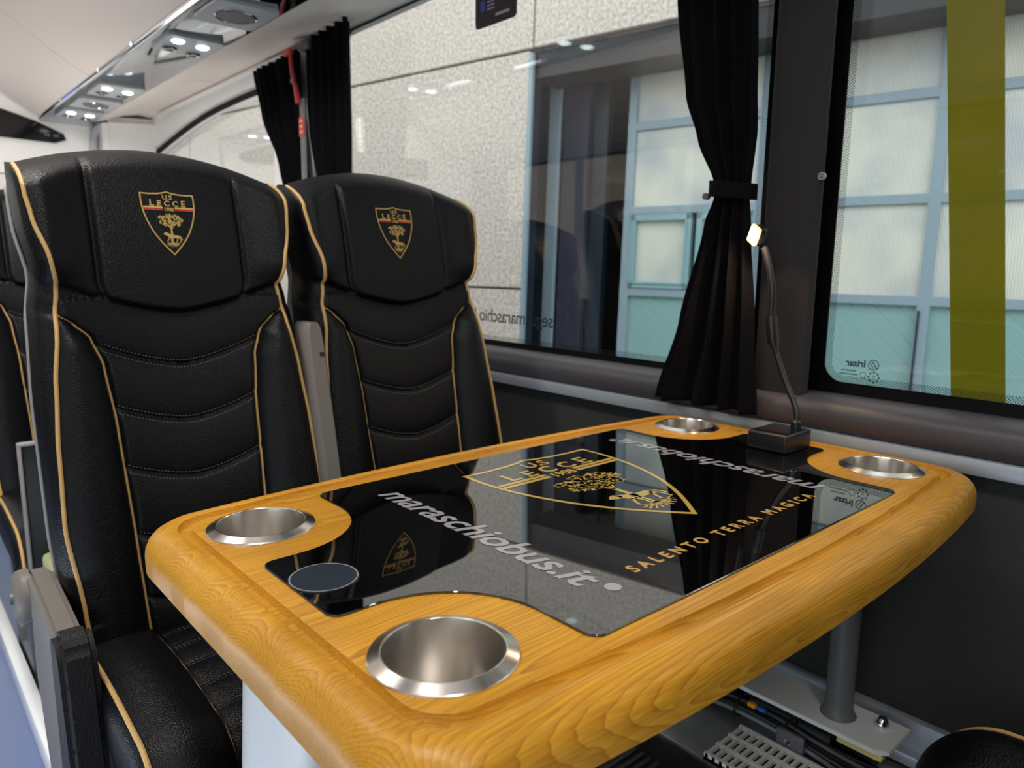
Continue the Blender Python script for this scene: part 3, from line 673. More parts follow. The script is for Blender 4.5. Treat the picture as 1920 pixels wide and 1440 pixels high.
def seat(name, label):
    root = thing(name, label, 'bus seat', (0, 0, 0), group='black leather seats')
    bk = obj('backrest', seat_back(), 'leather', root, ang=75)
    # piping: outer edge both sides, inner seam both sides
    for s in (-1, 1):
        zs = [.44 + (1.168 - .44) * k / 60 for k in range(61)]
        P = [surf(s * (interp(HW, z) + .001), z, .001) for z in zs]
        zt_ = ztop(.208); hq = interp(HW, zt_); wq = wf(hq, zt_)
        for c in (.12, .25, .4, .55, .7, .85):
            w_ = -.045 + (wq + .045) * math.cos(c * math.pi / 2); zz = zt_ + .027 * math.sin(c * math.pi / 2)
            P.append(Vector((s * (hq + .001), yb(zz) - w_ * .976, zz - w_ * .215)))
        obj('outer_piping', tube(None, P, .0034, 8, 2), 'gold_piping', bk)
        zs = [.44 + (.966 - .44) * k / 50 for k in range(51)]
        obj('inner_piping', tube(None, [surf(s * interp(XI, z), z, .002) for z in zs], .0026, 6, 1), 'gold_piping', bk)
    for zc in SEAMS[:4]:
        for dz in (.006, -.006):
            st_ = nm(None)
            x = -.10
            lim = interp(XI, zc + .03) - .006; x = -lim
            while x < lim:
                z = zc + dz; a = surf(x, z + rise(x) * .95, .0008); c_ = surf(x + .0032, z + rise(x + .0032) * .95, .0008)
                d_ = Vector((0, .0002, .0006)); vv = [st_.verts.new(q) for q in (a - d_, c_ - d_, c_ + d_, a + d_)]; st_.faces.new(vv); x += .0055
            obj('quilt_stitching', st_, 'stitch', bk, smooth=False)
    # emblem on the head pad
    sc = .0855; zc = 1.066
    em = obj('emblem', flat(None, EMB['outline'], lambda u, v: on_back(u, v, sc, zc)), 'gold_thread', bk, smooth=False)
    obj('emblem_lettering', flat(None, EMB['gold'], lambda u, v: on_back(u, v, sc, zc)), 'gold_thread', em, smooth=False)
    obj('emblem_yellow_bar', flat(None, EMB['yellow'], lambda u, v: on_back(u, v, sc, zc)), 'yellow_thread', em, smooth=False)
    obj('emblem_red_bar', flat(None, EMB['red'], lambda u, v: on_back(u, v, sc, zc)), 'red_thread', em, smooth=False)
    # rear shell
    rg = []
    for k in range(40):
        z = .40 + (1.17 - .40) * k / 39; sh = interp(SH, z) + .002; r = []
        for i in range(25):
            a = math.pi * i / 24; r.append(Vector((sh * math.cos(a) * (1 if abs(math.cos(a)) < .98 else 1), yb(z) + .066 + .062 * math.sin(a) ** .6, z)))
        rg.append(r)
    b = nm(None); loft(b, rg, False, False)
    o = obj('rear_shell', b, 'shell_plastic', root, ang=60); mo = o.modifiers.new('thickness', 'SOLIDIFY'); mo.thickness = .005
    # cushion: swept section
    path = []
    for k in range(40):
        y = .275 - (.275 + .055) * k / 39; path.append((y, .432 + .010 * math.sin(math.pi * k / 39), 0))
    y0, z0 = path[-1][0], path[-1][1]; R = .075
    for k in range(1, 15):
        a = math.radians(82 * k / 14); path.append((y0 - R * math.sin(a), z0 - R * (1 - math.cos(a)), a))
    a = math.radians(82); ye, ze = path[-1][:2]
    for k in range(1, 8): path.append((ye - .014 * k * math.cos(a), ze - .014 * k * math.sin(a), a))
    def cs(x, s):
        aa = abs(x); xi = .103; h = 0
        if aa > xi: t_ = min(1, (aa - xi) / (.205 - xi)); h = .030 * max(0, math.sin(math.pi * min(1, .10 + .74 * t_))) ** .8 - .004
        else: h = .006 * (1 - (aa / xi) ** 4)
        h -= .004 * math.exp(-((aa - xi) / .004) ** 2)
        if aa < xi:
            f = (s / .062) % 1; h += .004 * max(0, math.sin(math.pi * f)) ** .5 - .004
        return h
    rings = []; S = 0; pv = None; acc = []
    def cpt(x, i, o=0):
        y, z, a_ = path[i]; h = cs(x, acc[i]) + o; return Vector((x, y - math.sin(a_) * h, z + math.cos(a_) * h))
    for i, (y, z, a_) in enumerate(path):
        if pv: S += math.hypot(y - pv[0], z - pv[1])
        pv = (y, z); acc.append(S)
    for i, (y, z, a_) in enumerate(path):
        r = [cpt(-.205 + .41 * k / 90, i) for k in range(91)]
        dn = lambda x, h: Vector((x, y - math.sin(a_) * h, z + math.cos(a_) * h))
        r += [dn(.214, .006), dn(.218, -.015), dn(.218, -.06), dn(.19, -.065), dn(-.19, -.065), dn(-.218, -.06), dn(-.218, -.015), dn(-.214, .006)]
        rings.append(r)
    cu_ = obj('seat_cushion', loft(None, rings), 'leather', root, ang=70)
    for s in (-1, 1):
        obj('outer_piping', tube(None, [cpt(s * .205, i, .001) for i in range(len(path))], .0036, 8, 1), 'gold_piping', cu_)
        obj('inner_piping', tube(None, [cpt(s * .103, i, .002) for i in range(len(path))], .0026, 6, 1), 'gold_piping', cu_)
    for i in range(2, len(path) - 1):
        if int(acc[i] / .062) != int(acc[i - 1] / .062):
            for dd in (-.35, .35):
                x = -.096; st_ = nm(None)
                while x < .096:
                    p = cpt(x, i, .0015); q = cpt(x + .0035, i, .0015); d_ = Vector((0, .0006, 0)); e_ = Vector((0, dd * .01, 0))
                    st_.faces.new([st_.verts.new(g + e_) for g in (p - d_, q - d_, q + d_, p + d_)]); x += .006
                obj('quilt_stitching', st_, 'stitch', cu_, smooth=False)
    b = box(None, -.20, .20, .0, .30, .30, .37, .01); box(b, -.19, -.13, .02, .26, 0, .31, .008); box(b, .13, .19, .02, .26, 0, .31, .008); box(b, -.2, .2, .1, .16, .1, .14, .004)
    obj('seat_base', b, 'post_paint', root)
    return root
S1 = seat('bus_seat', 'black leather seat next to the aisle, gold piping, shield emblem on headrest')
def aisle_armrest(root):
    b = nm(None)
    sec = [(.425, .465), (.420, .505), (.395, .535), (.355, .546), (.30, .543), (.20, .530), (.145, .522), (.145, .475), (.20, .47), (.32, .468)]
    prism(b, sec, 'X', -.258, -.220); bmesh.ops.bevel(b, geom=b.edges[:], offset=.008, segments=3, affect='EDGES')
    bmesh.ops.scale(b, verts=b.verts, vec=(1, 1, 1))
    ar = obj('armrest', b, 'arm_plastic', root, world=False)
    obj('pivot_disc', lathe(None, [(0, -.010), (.034, -.010), (.042, -.004), (.044, .002), (.044, .014), (0, .014)], (-.266, .372, .500), 36, 'X'), 'arm_plastic', ar, world=False)
    obj('disc_screw', lathe(None, [(0, -.003), (.009, -.003), (.010, .004), (0, .004)], (-.278, .372, .500), 16, 'X'), 'grey_knob', ar, world=False)
    b = prism(None, [(.150, .47), (.150, .522), (.135, .534), (.108, .533), (.088, .515), (.078, .47), (.065, .38), (.02, .06), (.14, .06), (.15, .38)], 'X', -.262, -.214)
    bmesh.ops.bevel(b, geom=b.edges[:], offset=.009, segments=3, affect='EDGES', clamp_overlap=True)
    obj('arm_pad', b, 'leather_matte', ar, world=False)
    b = prism(None, [(.40, .47), (.30, .47), (.16, .455), (.10, .40), (.08, .30), (.06, .06), (.30, .06), (.36, .20), (.41, .34)], 'X', -.250, -.226)
    obj('side_panel', b, 'arm_plastic', root, world=False)
def raised_armrest(root):   # folded up beside the backrest, on the left of this seat
    b = nm(None); rg = []
    for z, wd in ((.50, .016), (.60, .018), (.75, .019), (.90, .0185), (.925, .016), (.934, .010)):
        yy = yb(z) - .028; rg.append([(-.229 + p * wd, yy + q * .028, z) for p, q in ((-1, -.7), (-.7, -1), (.7, -1), (1, -.7), (1, .9), (.7, 1), (-.7, 1), (-1, .9))])
    loft(b, rg)
    a = obj('raised_armrest', b, 'arm_plastic', root, world=False)
    obj('arm_screw', lathe(None, [(0, -.002), (.004, -.002), (.004, .004), (0, .004)], (-.222, yb(.87) - .058, .875), 12, 'Y'), 'black_plastic', a, world=False)
def place(o, x, y, rz=0, label=None):
    o.location = (x, y, 0); o.rotation_euler = (0, 0, rz)
    if label: o['label'] = label
    return o
S2 = dup(S1); S3 = dup(S1); S4 = dup(S1); S5 = dup(S1)
place(S1, .410, 1.0); place(S2, .868, 1.0, 0, 'black leather seat next to the window, right of the aisle seat at the table')
place(S3, .410, 1.975, 0, 'partly hidden dark seat in the row ahead, left edge of the photo')
place(S5, .868, .148, math.pi, 'black seat cushion with gold piping in the lower right corner')
# opposite side of the aisle (mirrored in the windows)
place(S4, -.44, 2.9, 0, 'dark seat across the aisle, showing only as a window reflection')
bpy.context.view_layer.update()
aisle_armrest(S1); raised_armrest(S2)
struct('trim_8', box(None, .185, .215, 1.0, 2.9, .0, .055, .004), 'white_metal')
# seat-back console of the row ahead
pc = thing('folding_table', 'dark green folding table panel with pale edge behind the aisle seat', 'folding table', (.30, 1.82, 0))
obj('panel', box(None, .212, .50, 1.765, 1.78, .37, .665, .004), 'dark_green', pc)
b = box(None, .206, .212, 1.757, 1.783, .37, .668, .002); box(b, .206, .50, 1.757, 1.783, .665, .671, .002)
obj('edge_trim', b, 'shell_plastic', pc)
obj('foot', box(None, .22, .27, 1.745, 1.785, 0, .375, .004), 'post_paint', pc)
tag(obj('storage_box', box(None, .225, .42, 1.56, 1.735, 0, .44, .01), 'olive_panel'), 'pale green box on the floor behind the aisle seat', 'box')

# ------------------------------------------------------------------ TABLE
TC = Vector((.7225, .607, 0)); HX, HY = .5175, .287
def bulge(x): return .036 * (1 - ((x) / .53) ** 2)
def outline(d, z, n=14, ne=36):
    r = max(.062 - d * .6, .012); hx, hy = HX - d, HY - d; P = []
    cs_ = [(hx - r, hy - r, 0), (-hx + r, hy - r, 90), (-hx + r, -hy + r, 180), (hx - r, -hy + r, 270)]
    for q, (cx, cy, a0) in enumerate(cs_):
        for i in range(n + 1):
            a = math.radians(a0 + 90 * i / n); P.append((cx + r * math.cos(a), cy + r * math.sin(a)))
        nx = cs_[(q + 1) % 4]; a = math.radians(a0 + 90); p0 = (cx + r * math.cos(a), cy + r * math.sin(a)); p1 = (nx[0] + r * math.cos(a), nx[1] + r * math.sin(a))
        m_ = ne if q % 2 == 0 else 10
        for i in range(1, m_): t_ = i / m_; P.append((p0[0] + (p1[0] - p0[0]) * t_, p0[1] + (p1[1] - p0[1]) * t_))
    return [Vector((x, y + math.copysign(bulge(x) * abs(y) / HY, y), z)) for x, y in P]
table = thing('table', 'honey-coloured wooden table with black glass inlay and four steel cup holders', 'table', (TC.x, TC.y, 0))
CUPS = [(-.411, -.180), (-.406, .180), (.421, .180), (.413, -.178)]
b = nm(None)
prof = [(.075, .698), (.012, .698), (.004, .699), (.0005, .7025), (0, .710), (0, .722), (.001, .729), (.004, .737), (.009, .743), (.016, .7475), (.024, .7497), (.030, .7497), (.0325, .7488), (.0335, .7440), (.0350, .7415), (.0440, .7415), (.0460, .7440), (.0470, .7480), (.0480, .7485)]
V = [[b.verts.new(p) for p in outline(d, z)] for d, z in prof]; n = len(V[0])
for A, B in zip(V[:-1], V[1:]):
    for i in range(n): b.faces.new((A[i], A[(i + 1) % n], B[(i + 1) % n], B[i]))
for lp, zz in ((V[-1], .7485), (V[0], .698)):
    ed = [b.edges.get((lp[i], lp[(i + 1) % n])) for i in range(n)]
    for cx, cy in CUPS:
        c_ = [b.verts.new((cx + .054 * math.cos(k * math.pi / 24), cy + .054 * math.sin(k * math.pi / 24), zz)) for k in range(48)]
        ed += [b.edges.new((c_[k], c_[(k + 1) % 48])) for k in range(48)]
    bmesh.ops.triangle_fill(b, edges=ed, use_beauty=True, use_dissolve=False)
kill = [f for f in b.faces if any(math.hypot(f.calc_center_median().x - cx, f.calc_center_median().y - cy) < .0535 for cx, cy in CUPS)]
bmesh.ops.delete(b, geom=kill, context='FACES_ONLY')
bmesh.ops.recalc_face_normals(b, faces=b.faces)
top = obj('table_top', b, 'honey_wood', table, ang=32, world=False)
for cx, cy in CUPS:
    o = obj('cup_holder', lathe(None, [(.0600, .7485), (.0600, .7500), (.0592, .7508), (.0500, .7545), (.0490, .7545), (.0484, .7535), (.0478, .749), (.0466, .72), (.0435, .675), (.0415, .669), (.036, .666), (0, .666)], (0, 0, 0), 96), 'brushed_steel', table, world=False, ang=14)
    o.location = (cx, cy, 0)
# black glass inlay with quarter-round bites round the cup holders
gx0, gx1, gy = .4515, .4605, .2415; RB = .105
def fillet(cx, cy, r, a0, a1, k=6): return [(cx + r * math.cos(math.radians(a0 + (a1 - a0) * i / k)), cy + r * math.sin(math.radians(a0 + (a1 - a0) * i / k))) for i in range(k + 1)]
def bite(sx, sy, c):
    # written for the (-,-) corner, going from the near edge to the left edge
    cx, cy = -.411, -.180; f = .014
    pts = []
    x1 = cx + RB
    pts += fillet(x1 + f, -gy + f, f, 270, 180)                 # near edge turns up
    pts += [(cx + RB * math.cos(math.radians(a)), cy + RB * math.sin(math.radians(a))) for a in range(0, 91, 6)]
    yt = cy + RB
    pts += fillet(-gx0 + f * .9, yt + f * .9, f * .9, 270, 180)
    return [(sx * x, sy * y) for x, y in pts]
A = bite(-1 * -1, 1, 0); A = bite(1, 1, 0)
poly = bite(1, 1, 0) + list(reversed(bite(1, -1, 0))) + bite(-1, -1, 0) + list(reversed(bite(-1, 1, 0)))
def gbul(x, y): return y + math.copysign(.012 * (1 - (x / .47) ** 2), y) if abs(y) > .2 else y
# densify straight near/far edges
P2 = []
for i, p in enumerate(poly):
    q = poly[(i + 1) % len(poly)]; P2.append(p)
    if abs(p[0] - q[0]) > .3:
        for k in range(1, 20): P2.append((p[0] + (q[0] - p[0]) * k / 20, p[1]))
P2 = [(x, y if abs(y) < .2 else y + math.copysign(.004 * (1 - (x / .45) ** 2), y)) for x, y in P2]
b = nm(None)
def inset2(P, d):
    n = len(P); o = []
    ar = sum(P[i][0] * P[(i + 1) % n][1] - P[(i + 1) % n][0] * P[i][1] for i in range(n)); sg = 1 if ar > 0 else -1
    for i in range(n):
        a, c = Vector(P[i - 1]), Vector(P[(i + 1) % n]); t_ = (c - a).normalized(); nn = Vector((-t_.y, t_.x)) * sg; o.append((P[i][0] + nn.x * d, P[i][1] + nn.y * d))
    return o
loft(b, [[(x, y, .7482) for x, y in P2], [(x, y, .7500) for x, y in P2], [(x, y, .7508) for x, y in inset2(P2, .0008)]], True, True)
inl = obj('glass_inlay', b, 'glass_black', table, ang=30, world=False)
ZP = .7511
def on_t(u, v): return (u, v, ZP)
sc = .242
g_ = lambda u, v: (.012 + u * sc, -.119 + v * .252, ZP)
em = obj('emblem', flat(None, EMB['outline'], g_), 'gold_print', inl, smooth=False, world=False)
obj('emblem_drawing', flat(None, EMB['gold'] + EMB['yellow'] + EMB['red'], g_), 'gold_print', em, smooth=False, world=False)
# lettering running along the short sides (reads towards the near edge on the left, towards the far edge on the right)
tp = textpolys('maraschiobus.it', .066, .28, .0012, .97)
wd_ = max(p.x for q in tp for p in q) - min(p.x for q in tp for p in q); k1 = .362 / wd_
obj('lettering', flat(None, tp, lambda u, v: (-.247 + v * .80, .012 - u * k1, ZP)), 'silver_print', inl, smooth=False, world=False)
obj('lettering', flat(None, tp, lambda u, v: (.247 - v * .80, .005 + u * k1, ZP)), 'silver_print', inl, smooth=False, world=False)
for sgn in (-1, 1):
    b = nm(None); flat(b, [[(.0085 * math.cos(k * .524), .0085 * math.sin(k * .524)) for k in range(12)]], lambda u, v: (sgn * .222 + u, -.190 * (1 if sgn < 0 else -1) + v, ZP))
    obj('registered_mark', b, 'silver_print', inl, smooth=False, world=False)
ts = textpolys('SALENTO TERRA MAGICA', .0225, 0, .0009, 1.7)
wd_ = max(p.x for q in ts for p in q) - min(p.x for q in ts for p in q); k2 = .374 / wd_
obj('slogan_lettering', flat(None, ts, lambda u, v: (.006 + u * k2, -.183 + v * .95, ZP)), 'orange_print', inl, smooth=False, world=False)
b = lathe(None, [(0, .7508), (.0335, .7508), (.0335, .7516), (0, .7516)], (-.419, .003, 0), 48)
sk = obj('round_sticker', b, 'door_dark', table, world=False)
flat_ring = stroke([(.0318 * math.cos(k * math.pi / 24), .0318 * math.sin(k * math.pi / 24)) for k in range(48)], .0013, True)
obj('sticker_ring', flat(None, flat_ring, lambda u, v: (-.419 + u, .003 + v, .7518)), 'silver_print', sk, smooth=False, world=False)
# leg and mounting plate on the aisle side, tubular post with long foot plate on the wall side
rg = []
for z, y0, y1 in ((0, -.02, .165), (.30, -.025, .152), (.66, -.052, .10), (.692, -.055, .095)):
    r = []; yc = (y0 + y1) / 2; hh = (y1 - y0) / 2
    for k in range(32):
        a = 2 * math.pi * k / 32; r.append((-.445 + .030 * math.copysign(abs(math.cos(a)) ** .6, math.cos(a)), yc + hh * math.copysign(abs(math.sin(a)) ** .6, math.sin(a)), z))
    rg.append(r)
obj('leg', loft(None, rg), 'white_metal', table, world=False, ang=50)
obj('mounting_plate', box(None, -.485, .40, -.10, .14, .690, .701, .003), 'black_plastic', table, world=False)
b = nm(None); rg = []
for z, rr in ((.295, .030), (.302, .025), (.315, .0225), (.69, .0225)): rg.append([(.458 + rr * math.cos(k * .3927) * 1.0, -.130 + rr * math.sin(k * .3927), z) for k in range(16)])
loft(b, rg); obj('support_post', b, 'post_paint', table, world=False)
obj('foot_plate', prism(None, [(.405, .20), (.405, -.212), (.418, -.230), (.505, -.230), (.505, .20)], 'Z', .288, .2955), 'bracket_metal', table, world=False)
for y in (-.195, .13):
    obj('bolt', lathe(None, [(0, .0), (.011, 0), (.011, .008), (.006, .016), (0, .018)], (.478, y, .295), 6 * 3), 'chrome', table, world=False)
obj('foam_pad', box(None, .41, .48, -.222, -.15, .275, .2875, .002), 'yellow_foam', table, world=False)
for y in (-.19, .06): obj('foot_block', box(None, .46, .50, y, y + .07, .215, .2875), 'black_plastic', table, world=False)

# ------------------------------------------------------------------ lamp on the table
lamp = thing('gooseneck_lamp', 'small black gooseneck lamp with glowing warm tip on square base', 'lamp', (1.125, .59, .75))
obj('base', box(None, 1.083, 1.167, .556, .626, .7515, .7815, .004, 3), 'black_plastic', lamp)
b = nm(None); loft(b, [[(x, y, z) for x, y in roundrect(1.089, 1.160, .562, .620, .004, 3)] for z in (.7810, .7825)]); obj('base_cover', b, 'black_gloss', lamp)
obj('neck_socket', lathe(None, [(0, .781), (.009, .781), (.009, .792), (.005, .796), (0, .796)], (1.155, .578, 0), 20), 'black_plastic', lamp)
neck = [(1.155, .578, .79), (1.158, .580, .805), (1.163, .590, .825), (1.168, .607, .85), (1.17, .628, .895), (1.17, .640, .93), (1.17, .645, .965), (1.17, .645, 1.0), (1.17, .650, 1.03), (1.17, .657, 1.055), (1.17, .667, 1.082)]
obj('neck', tube(None, neck, lambda t_: .0052 if t_ < .45 else .0078 - .0018 * t_, 12), 'black_plastic', lamp)
obj('neck_sleeve', tube(None, [(1.17, .6375, .918), (1.17, .642, .945), (1.17, .645, .965)], lambda t_: .0095 + .001 * math.sin(t_ * 3), 12), 'black_plastic', lamp)
hd_ = obj('lamp_head', box(None, -.010, .010, -.013, .013, -.017, .017, .007, 3), 'black_plastic', lamp, world=False)
hd_.location = (.046, .088, .353); hd_.rotation_euler = (math.radians(28), 0, math.radians(-25))
gl = obj('glowing_lens', box(None, -.0145, -.009, -.0115, .0115, -.0145, .0145, .0025, 3), 'led_warm', hd_, world=False)
obj('halo_rim', ring_plate(None, roundrect(-.0128, .0128, -.0158, .0158, .004), roundrect(-.0112, .0112, -.0142, .0142, .003), -.0125, -.0088), 'halo_orange', hd_, world=False, smooth=False)  # emissive ring stands in for the orange halo round the lens
PL = bpy.data.lights.new('lamp_light', 'SPOT'); PL.energy = 3.0; PL.color = (1, .68, .42); PL.shadow_soft_size = .012; PL.spot_size = math.radians(165); PL.spot_blend = .8
plo = bpy.data.objects.new('lamp_light', PL); C.objects.link(plo); plo.location = (1.150, .672, 1.106)
plo.rotation_euler = Vector((.25, -.25, 1)).to_track_quat('Z', 'Y').to_euler()

# ------------------------------------------------------------------ under the table
ht = thing('floor_heater', 'black heater box with slotted steel grille under the table', 'heater', (.95, .60, 0))
obj('housing', box(None, .78, .995, .40, 1.00, 0, .215, .01), 'black_plastic', ht)
obj('grille_backing', box(None, .998, 1.118, .40, .62, .2155, .218), 'black_matte', ht)
GR = nm(None)
for k in range(16):
    y = .405 + .0138 * k; box(GR, 1.0, 1.118, y, y + .0058, .221, .228)
for x in (1.0, 1.036, 1.074, 1.110): box(GR, x, x + .007, .40, .62, .221, .2285)
obj('grille', GR, 'grille_metal', ht, smooth=False)
b = nm(None)
for k in range(14): y = .66 + .016 * k; box(b, .80, .93, y, y + .006, .213, .2185)
obj('side_slots', b, 'ledge_grey', ht, smooth=False)
for k in range(8):
    dx = .0095 * (k % 4); dz = .0095 * (k // 4); mname = 'cable_grey' if k % 3 == 0 else 'cable_black'
    P = [(1.145 + dx, .98, .222 + dz), (1.142 + dx, .82, .223 + dz), (1.137 + dx, .72, .230 + dz), (1.135 + dx, .64, .238 + dz), (1.137 + dx, .56, .236 + dz), (1.137 + dx, .50, .228 + dz), (1.132 + dx * 1.3 + .004 * (k // 4), .44, .222 + dz), (1.12 + dx * 1.8 + .006 * (k // 4), .37 + .004 * k, .222 + dz)]
    tag(obj('cable', tube(None, P, .0042, 8), mname), 'thin cable in the strapped bundle under the table plate', 'cable', 'bundled cables on the duct')
for y in (.64, .545):
    b = nm(None); P = [(1.151 + .026 * math.cos(a / 12 * 6.283), y, .242 + .018 * math.sin(a / 12 * 6.283)) for a in range(13)]; tube(b, P, .0025, 6, 2)
    tag(obj('cable_tie', b, 'black_plastic'), 'black tie around the cables, %s one' % ('farther' if y > .6 else 'nearer'), 'cable tie', 'cable ties')
cn = thing('cable_connector', 'small orange and blue connector among the cables', 'connector', (1.14, .60, .255))
obj('orange_shell', box(None, 1.136, 1.148, .605, .622, .2545, .264, .003), 'orange_plastic', cn)
obj('blue_shell', box(None, 1.138, 1.149, .588, .604, .2545, .262, .003), 'blue_plastic', cn)
cb_ = thing('cable_clamp', 'dark bracket with bright screw beside the heater grille', 'clamp', (1.125, .53, .215))
obj('bracket', box(None, 1.120, 1.130, .505, .555, .2155, .256, .003), 'grey_knob', cb_)
obj('screw', lathe(None, [(0, -.003), (.006, -.003), (.006, .002), (0, .002)], (1.119, .532, .240), 12, 'X'), 'chrome', cb_)
# invented low partition with an uplight strip, added to brighten the front ceiling
pt = thing('added_uplight_base', 'low grey partition added to hold a warm white uplight, hidden behind the seats', 'partition', (.70, 3.45, 0))
obj('base_panel', box(None, .66, .74, 2.75, 4.25, 0, .96, .005), 'satin_grey', pt)
obj('added_light_strip', box(None, .675, .725, 2.78, 4.22, .961, .966), 'lamp_diffuser', pt)
FL = bpy.data.lights.new('uplight', 'AREA'); FL.shape = 'RECTANGLE'; FL.size = .05; FL.size_y = 1.44; FL.energy = 6; FL.color = (1, .97, .93)
flo = bpy.data.objects.new('uplight', FL); C.objects.link(flo); flo.location = (.70, 3.5, .972); flo.rotation_euler = (math.pi, 0, 0)
# cool white strip added out of view across the aisle for brightness
gs = thing('added_aisle_strip', 'cool white light strip added along the far side of the aisle for brightness', 'light strip', (-.34, .5, .25))
obj('strip_housing', box(None, -.36, -.335, -.9, 1.9, .22, .30, .003), 'satin_grey', gs)
obj('strip_diffuser', box(None, -.335, -.330, -.88, 1.88, .235, .285), 'led_cool', gs)
obj('strip_base', box(None, -.36, -.34, -.9, 1.9, 0, .22), 'ledge_grey', gs)
SL = bpy.data.lights.new('strip_light', 'AREA'); SL.shape = 'RECTANGLE'; SL.size = .05; SL.size_y = 2.7; SL.energy = 8.5; SL.color = (.78, .87, 1)
slo = bpy.data.objects.new('strip_light', SL); C.objects.link(slo); slo.location = (-.325, .5, .26); slo.rotation_euler = (0, math.radians(-122), 0)

# ------------------------------------------------------------------ OUTSIDE: building beside the bus
al = -10.76; a_ = math.radians(al)
Hh = Vector((math.sin(a_), math.cos(a_), 0)); Vv = Vector((.03774669, .00717326, .99926159)); Nn = Hh.cross(Vv)
BM = Matrix((Nn, Hh, Vv)).transposed().to_4x4(); BM.translation = Vector((3.3, 2.0, 0))
def bempty(name, label, cat, u=0, v=0, n_=0, group=None):
    o = bpy.data.objects.new(name, None); C.objects.link(o); o.matrix_world = BM @ Matrix.Translation((n_, u, v)); o['label'] = label; o['category'] = cat
    if group: o['group'] = group
    o['_w'] = [n_, u, v]; return o
# building: local coords x=n (away from bus), y=u, z=v
bd = bempty('building', 'industrial building of pale exposed-aggregate concrete panels', 'building', 1.4, -1.0)
G = -.95
rows_ = [(-.95, .886), (.900, 2.304), (2.319, 3.72), (3.735, 5.1)]
cols_ = [(1.40, 5.28), (5.295, 9.2), (9.215, 13)]
for r0, r1 in rows_:
    for c0, c1 in cols_:
        obj('concrete_panel', box(None, 0, .11, c0 if r1 < 2.31 or c0 > 2 else 1.383, c1, r0, r1, .006), 'aggregate', bd, smooth=False)
for r0, r1 in rows_[2:]:
    for c0, c1 in ((-2.6, 1.370), (-6.5, -2.615)): obj('concrete_panel', box(None, 0, .11, c0, c1, r0, r1, .006), 'aggregate', bd, smooth=False)
b = box(None, .03, .10, -6.5, 13, 3.7, 3.75); box(b, .03, .10, -6.5, 13, 2.29, 2.33); box(b, .03, .10, 1.4, 13, .87, .91); box(b, .03, .10, 5.2, 5.4, -.9, 5.0); box(b, .03, .10, 1.36, 1.42, 2.32, 5.0)
obj('joint_filler', b, 'joint_dark', bd, smooth=False)
b = box(None, -.005, .022, 1.372, 1.40, -.95, 2.29, .002)
obj('jamb_trim', b, 'blue_paint', bd, smooth=False)
obj('jamb_lining', box(None, .022, .11, 1.385, 1.40, -.95, 2.29), 'door_dark', bd, smooth=False)
b = box(None, .03, .30, -6.5, 1.385, 2.15, 2.30)
obj('lintel', b, 'lintel_shade', bd, smooth=False)  # near-black colour stands for the shade at the top of the opening
# dim workshop behind the opening
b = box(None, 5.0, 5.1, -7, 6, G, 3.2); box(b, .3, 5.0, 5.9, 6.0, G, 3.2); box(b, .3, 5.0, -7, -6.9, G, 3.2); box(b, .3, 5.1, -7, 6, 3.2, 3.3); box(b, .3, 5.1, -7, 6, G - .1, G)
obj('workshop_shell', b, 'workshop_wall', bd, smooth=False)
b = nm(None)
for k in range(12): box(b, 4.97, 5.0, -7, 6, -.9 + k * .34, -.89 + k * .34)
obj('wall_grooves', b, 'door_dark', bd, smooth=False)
# door leaves and posts
def slab(name, label, cat, n0, n1, u0, u1, v0, v1, m_, group=None):
    r = bempty(name, label, cat, u0, v0, n0, group); obj('panel', box(None, n0, n1, u0, u1, v0, v1, .004), m_, r, smooth=False); return r
slab('door_post', 'dark blue door leaf edge beside the concrete corner', 'door leaf', .345, .40, 1.47, 1.70, G, 2.2, 'door_dark')
slab('door_post', 'pale blue upright post in the building opening', 'post', .312, .338, 1.375, 1.46, G, 2.21, 'blue_paint')
slab('door_post', 'greyish purple door leaf beyond the pale blue post', 'door leaf', .35, .41, 1.185, 1.372, G, 2.5, 'purple_paint')
slab('door_post', 'near black narrow upright left of the workshop view', 'post', .40, .46, 1.07, 1.18, G, 2.5, 'door_dark')
def leaf(name, label, u0, u1, mull, rail_v, inset=None):
    r = bempty(name, label, 'door', u0, G, .34)
    f = nm(None)
    for m0 in mull: box(f, .34, .39, m0, m0 + .055, G, 2.62, .003)
    for v in rail_v: box(f, .342, .388, u0, u1, v - .0235, v + .0235, .003)
    fo = obj('door_frame', f, 'blue_paint', r, smooth=False)
    return r, fo
mulA = [.822, .10 - .06, .045]; 
d1, f1 = leaf('folding_door', 'pale teal folding door leaf of milky ribbed panes, seen through middle window', .045, .90, [.842, .045], [2.39, 1.875, 1.385, .90])
for v0, v1 in ((1.9, 2.36), (1.41, 1.85)):
    obj('ribbed_pane', box(None, .36, .37, .10, .842, v0, v1), 'polycarbonate', d1, smooth=False)
b = nm(None)
for (u0, u1, v0, v1, w_, n0) in ((.45, .842, .925, 1.36, .035, .335), (.10, .42, .925, 1.36, .035, .335), (.475, .818, .95, 1.335, .012, .328)):
    box(b, n0, .385, u0, u0 + w_, v0, v1, .002); box(b, n0, .385, u1 - w_, u1, v0, v1, .002); box(b, n0, .385, u0, u1, v0, v0 + w_, .002); box(b, n0, .385, u0, u1, v1 - w_, v1, .002)
obj('window_frame', b, 'teal_paint', d1, smooth=False)
b = box(None, .36, .37, .48, .815, .96, 1.33); box(b, .36, .37, .13, .40, .96, 1.33)
obj('ribbed_pane', b, 'polycarbonate', d1, smooth=False)
obj('plank_panel', box(None, .365, .385, .10, .842, G, .88), 'teal_planks', d1, smooth=False)
d2, f2 = leaf('folding_door', 'pale blue folding door of milky ribbed panes, seen through right window', -3.35, .04, [-.02, -.792, -1.62, -2.45, -3.35], [2.39, 1.877, 1.391, .906])
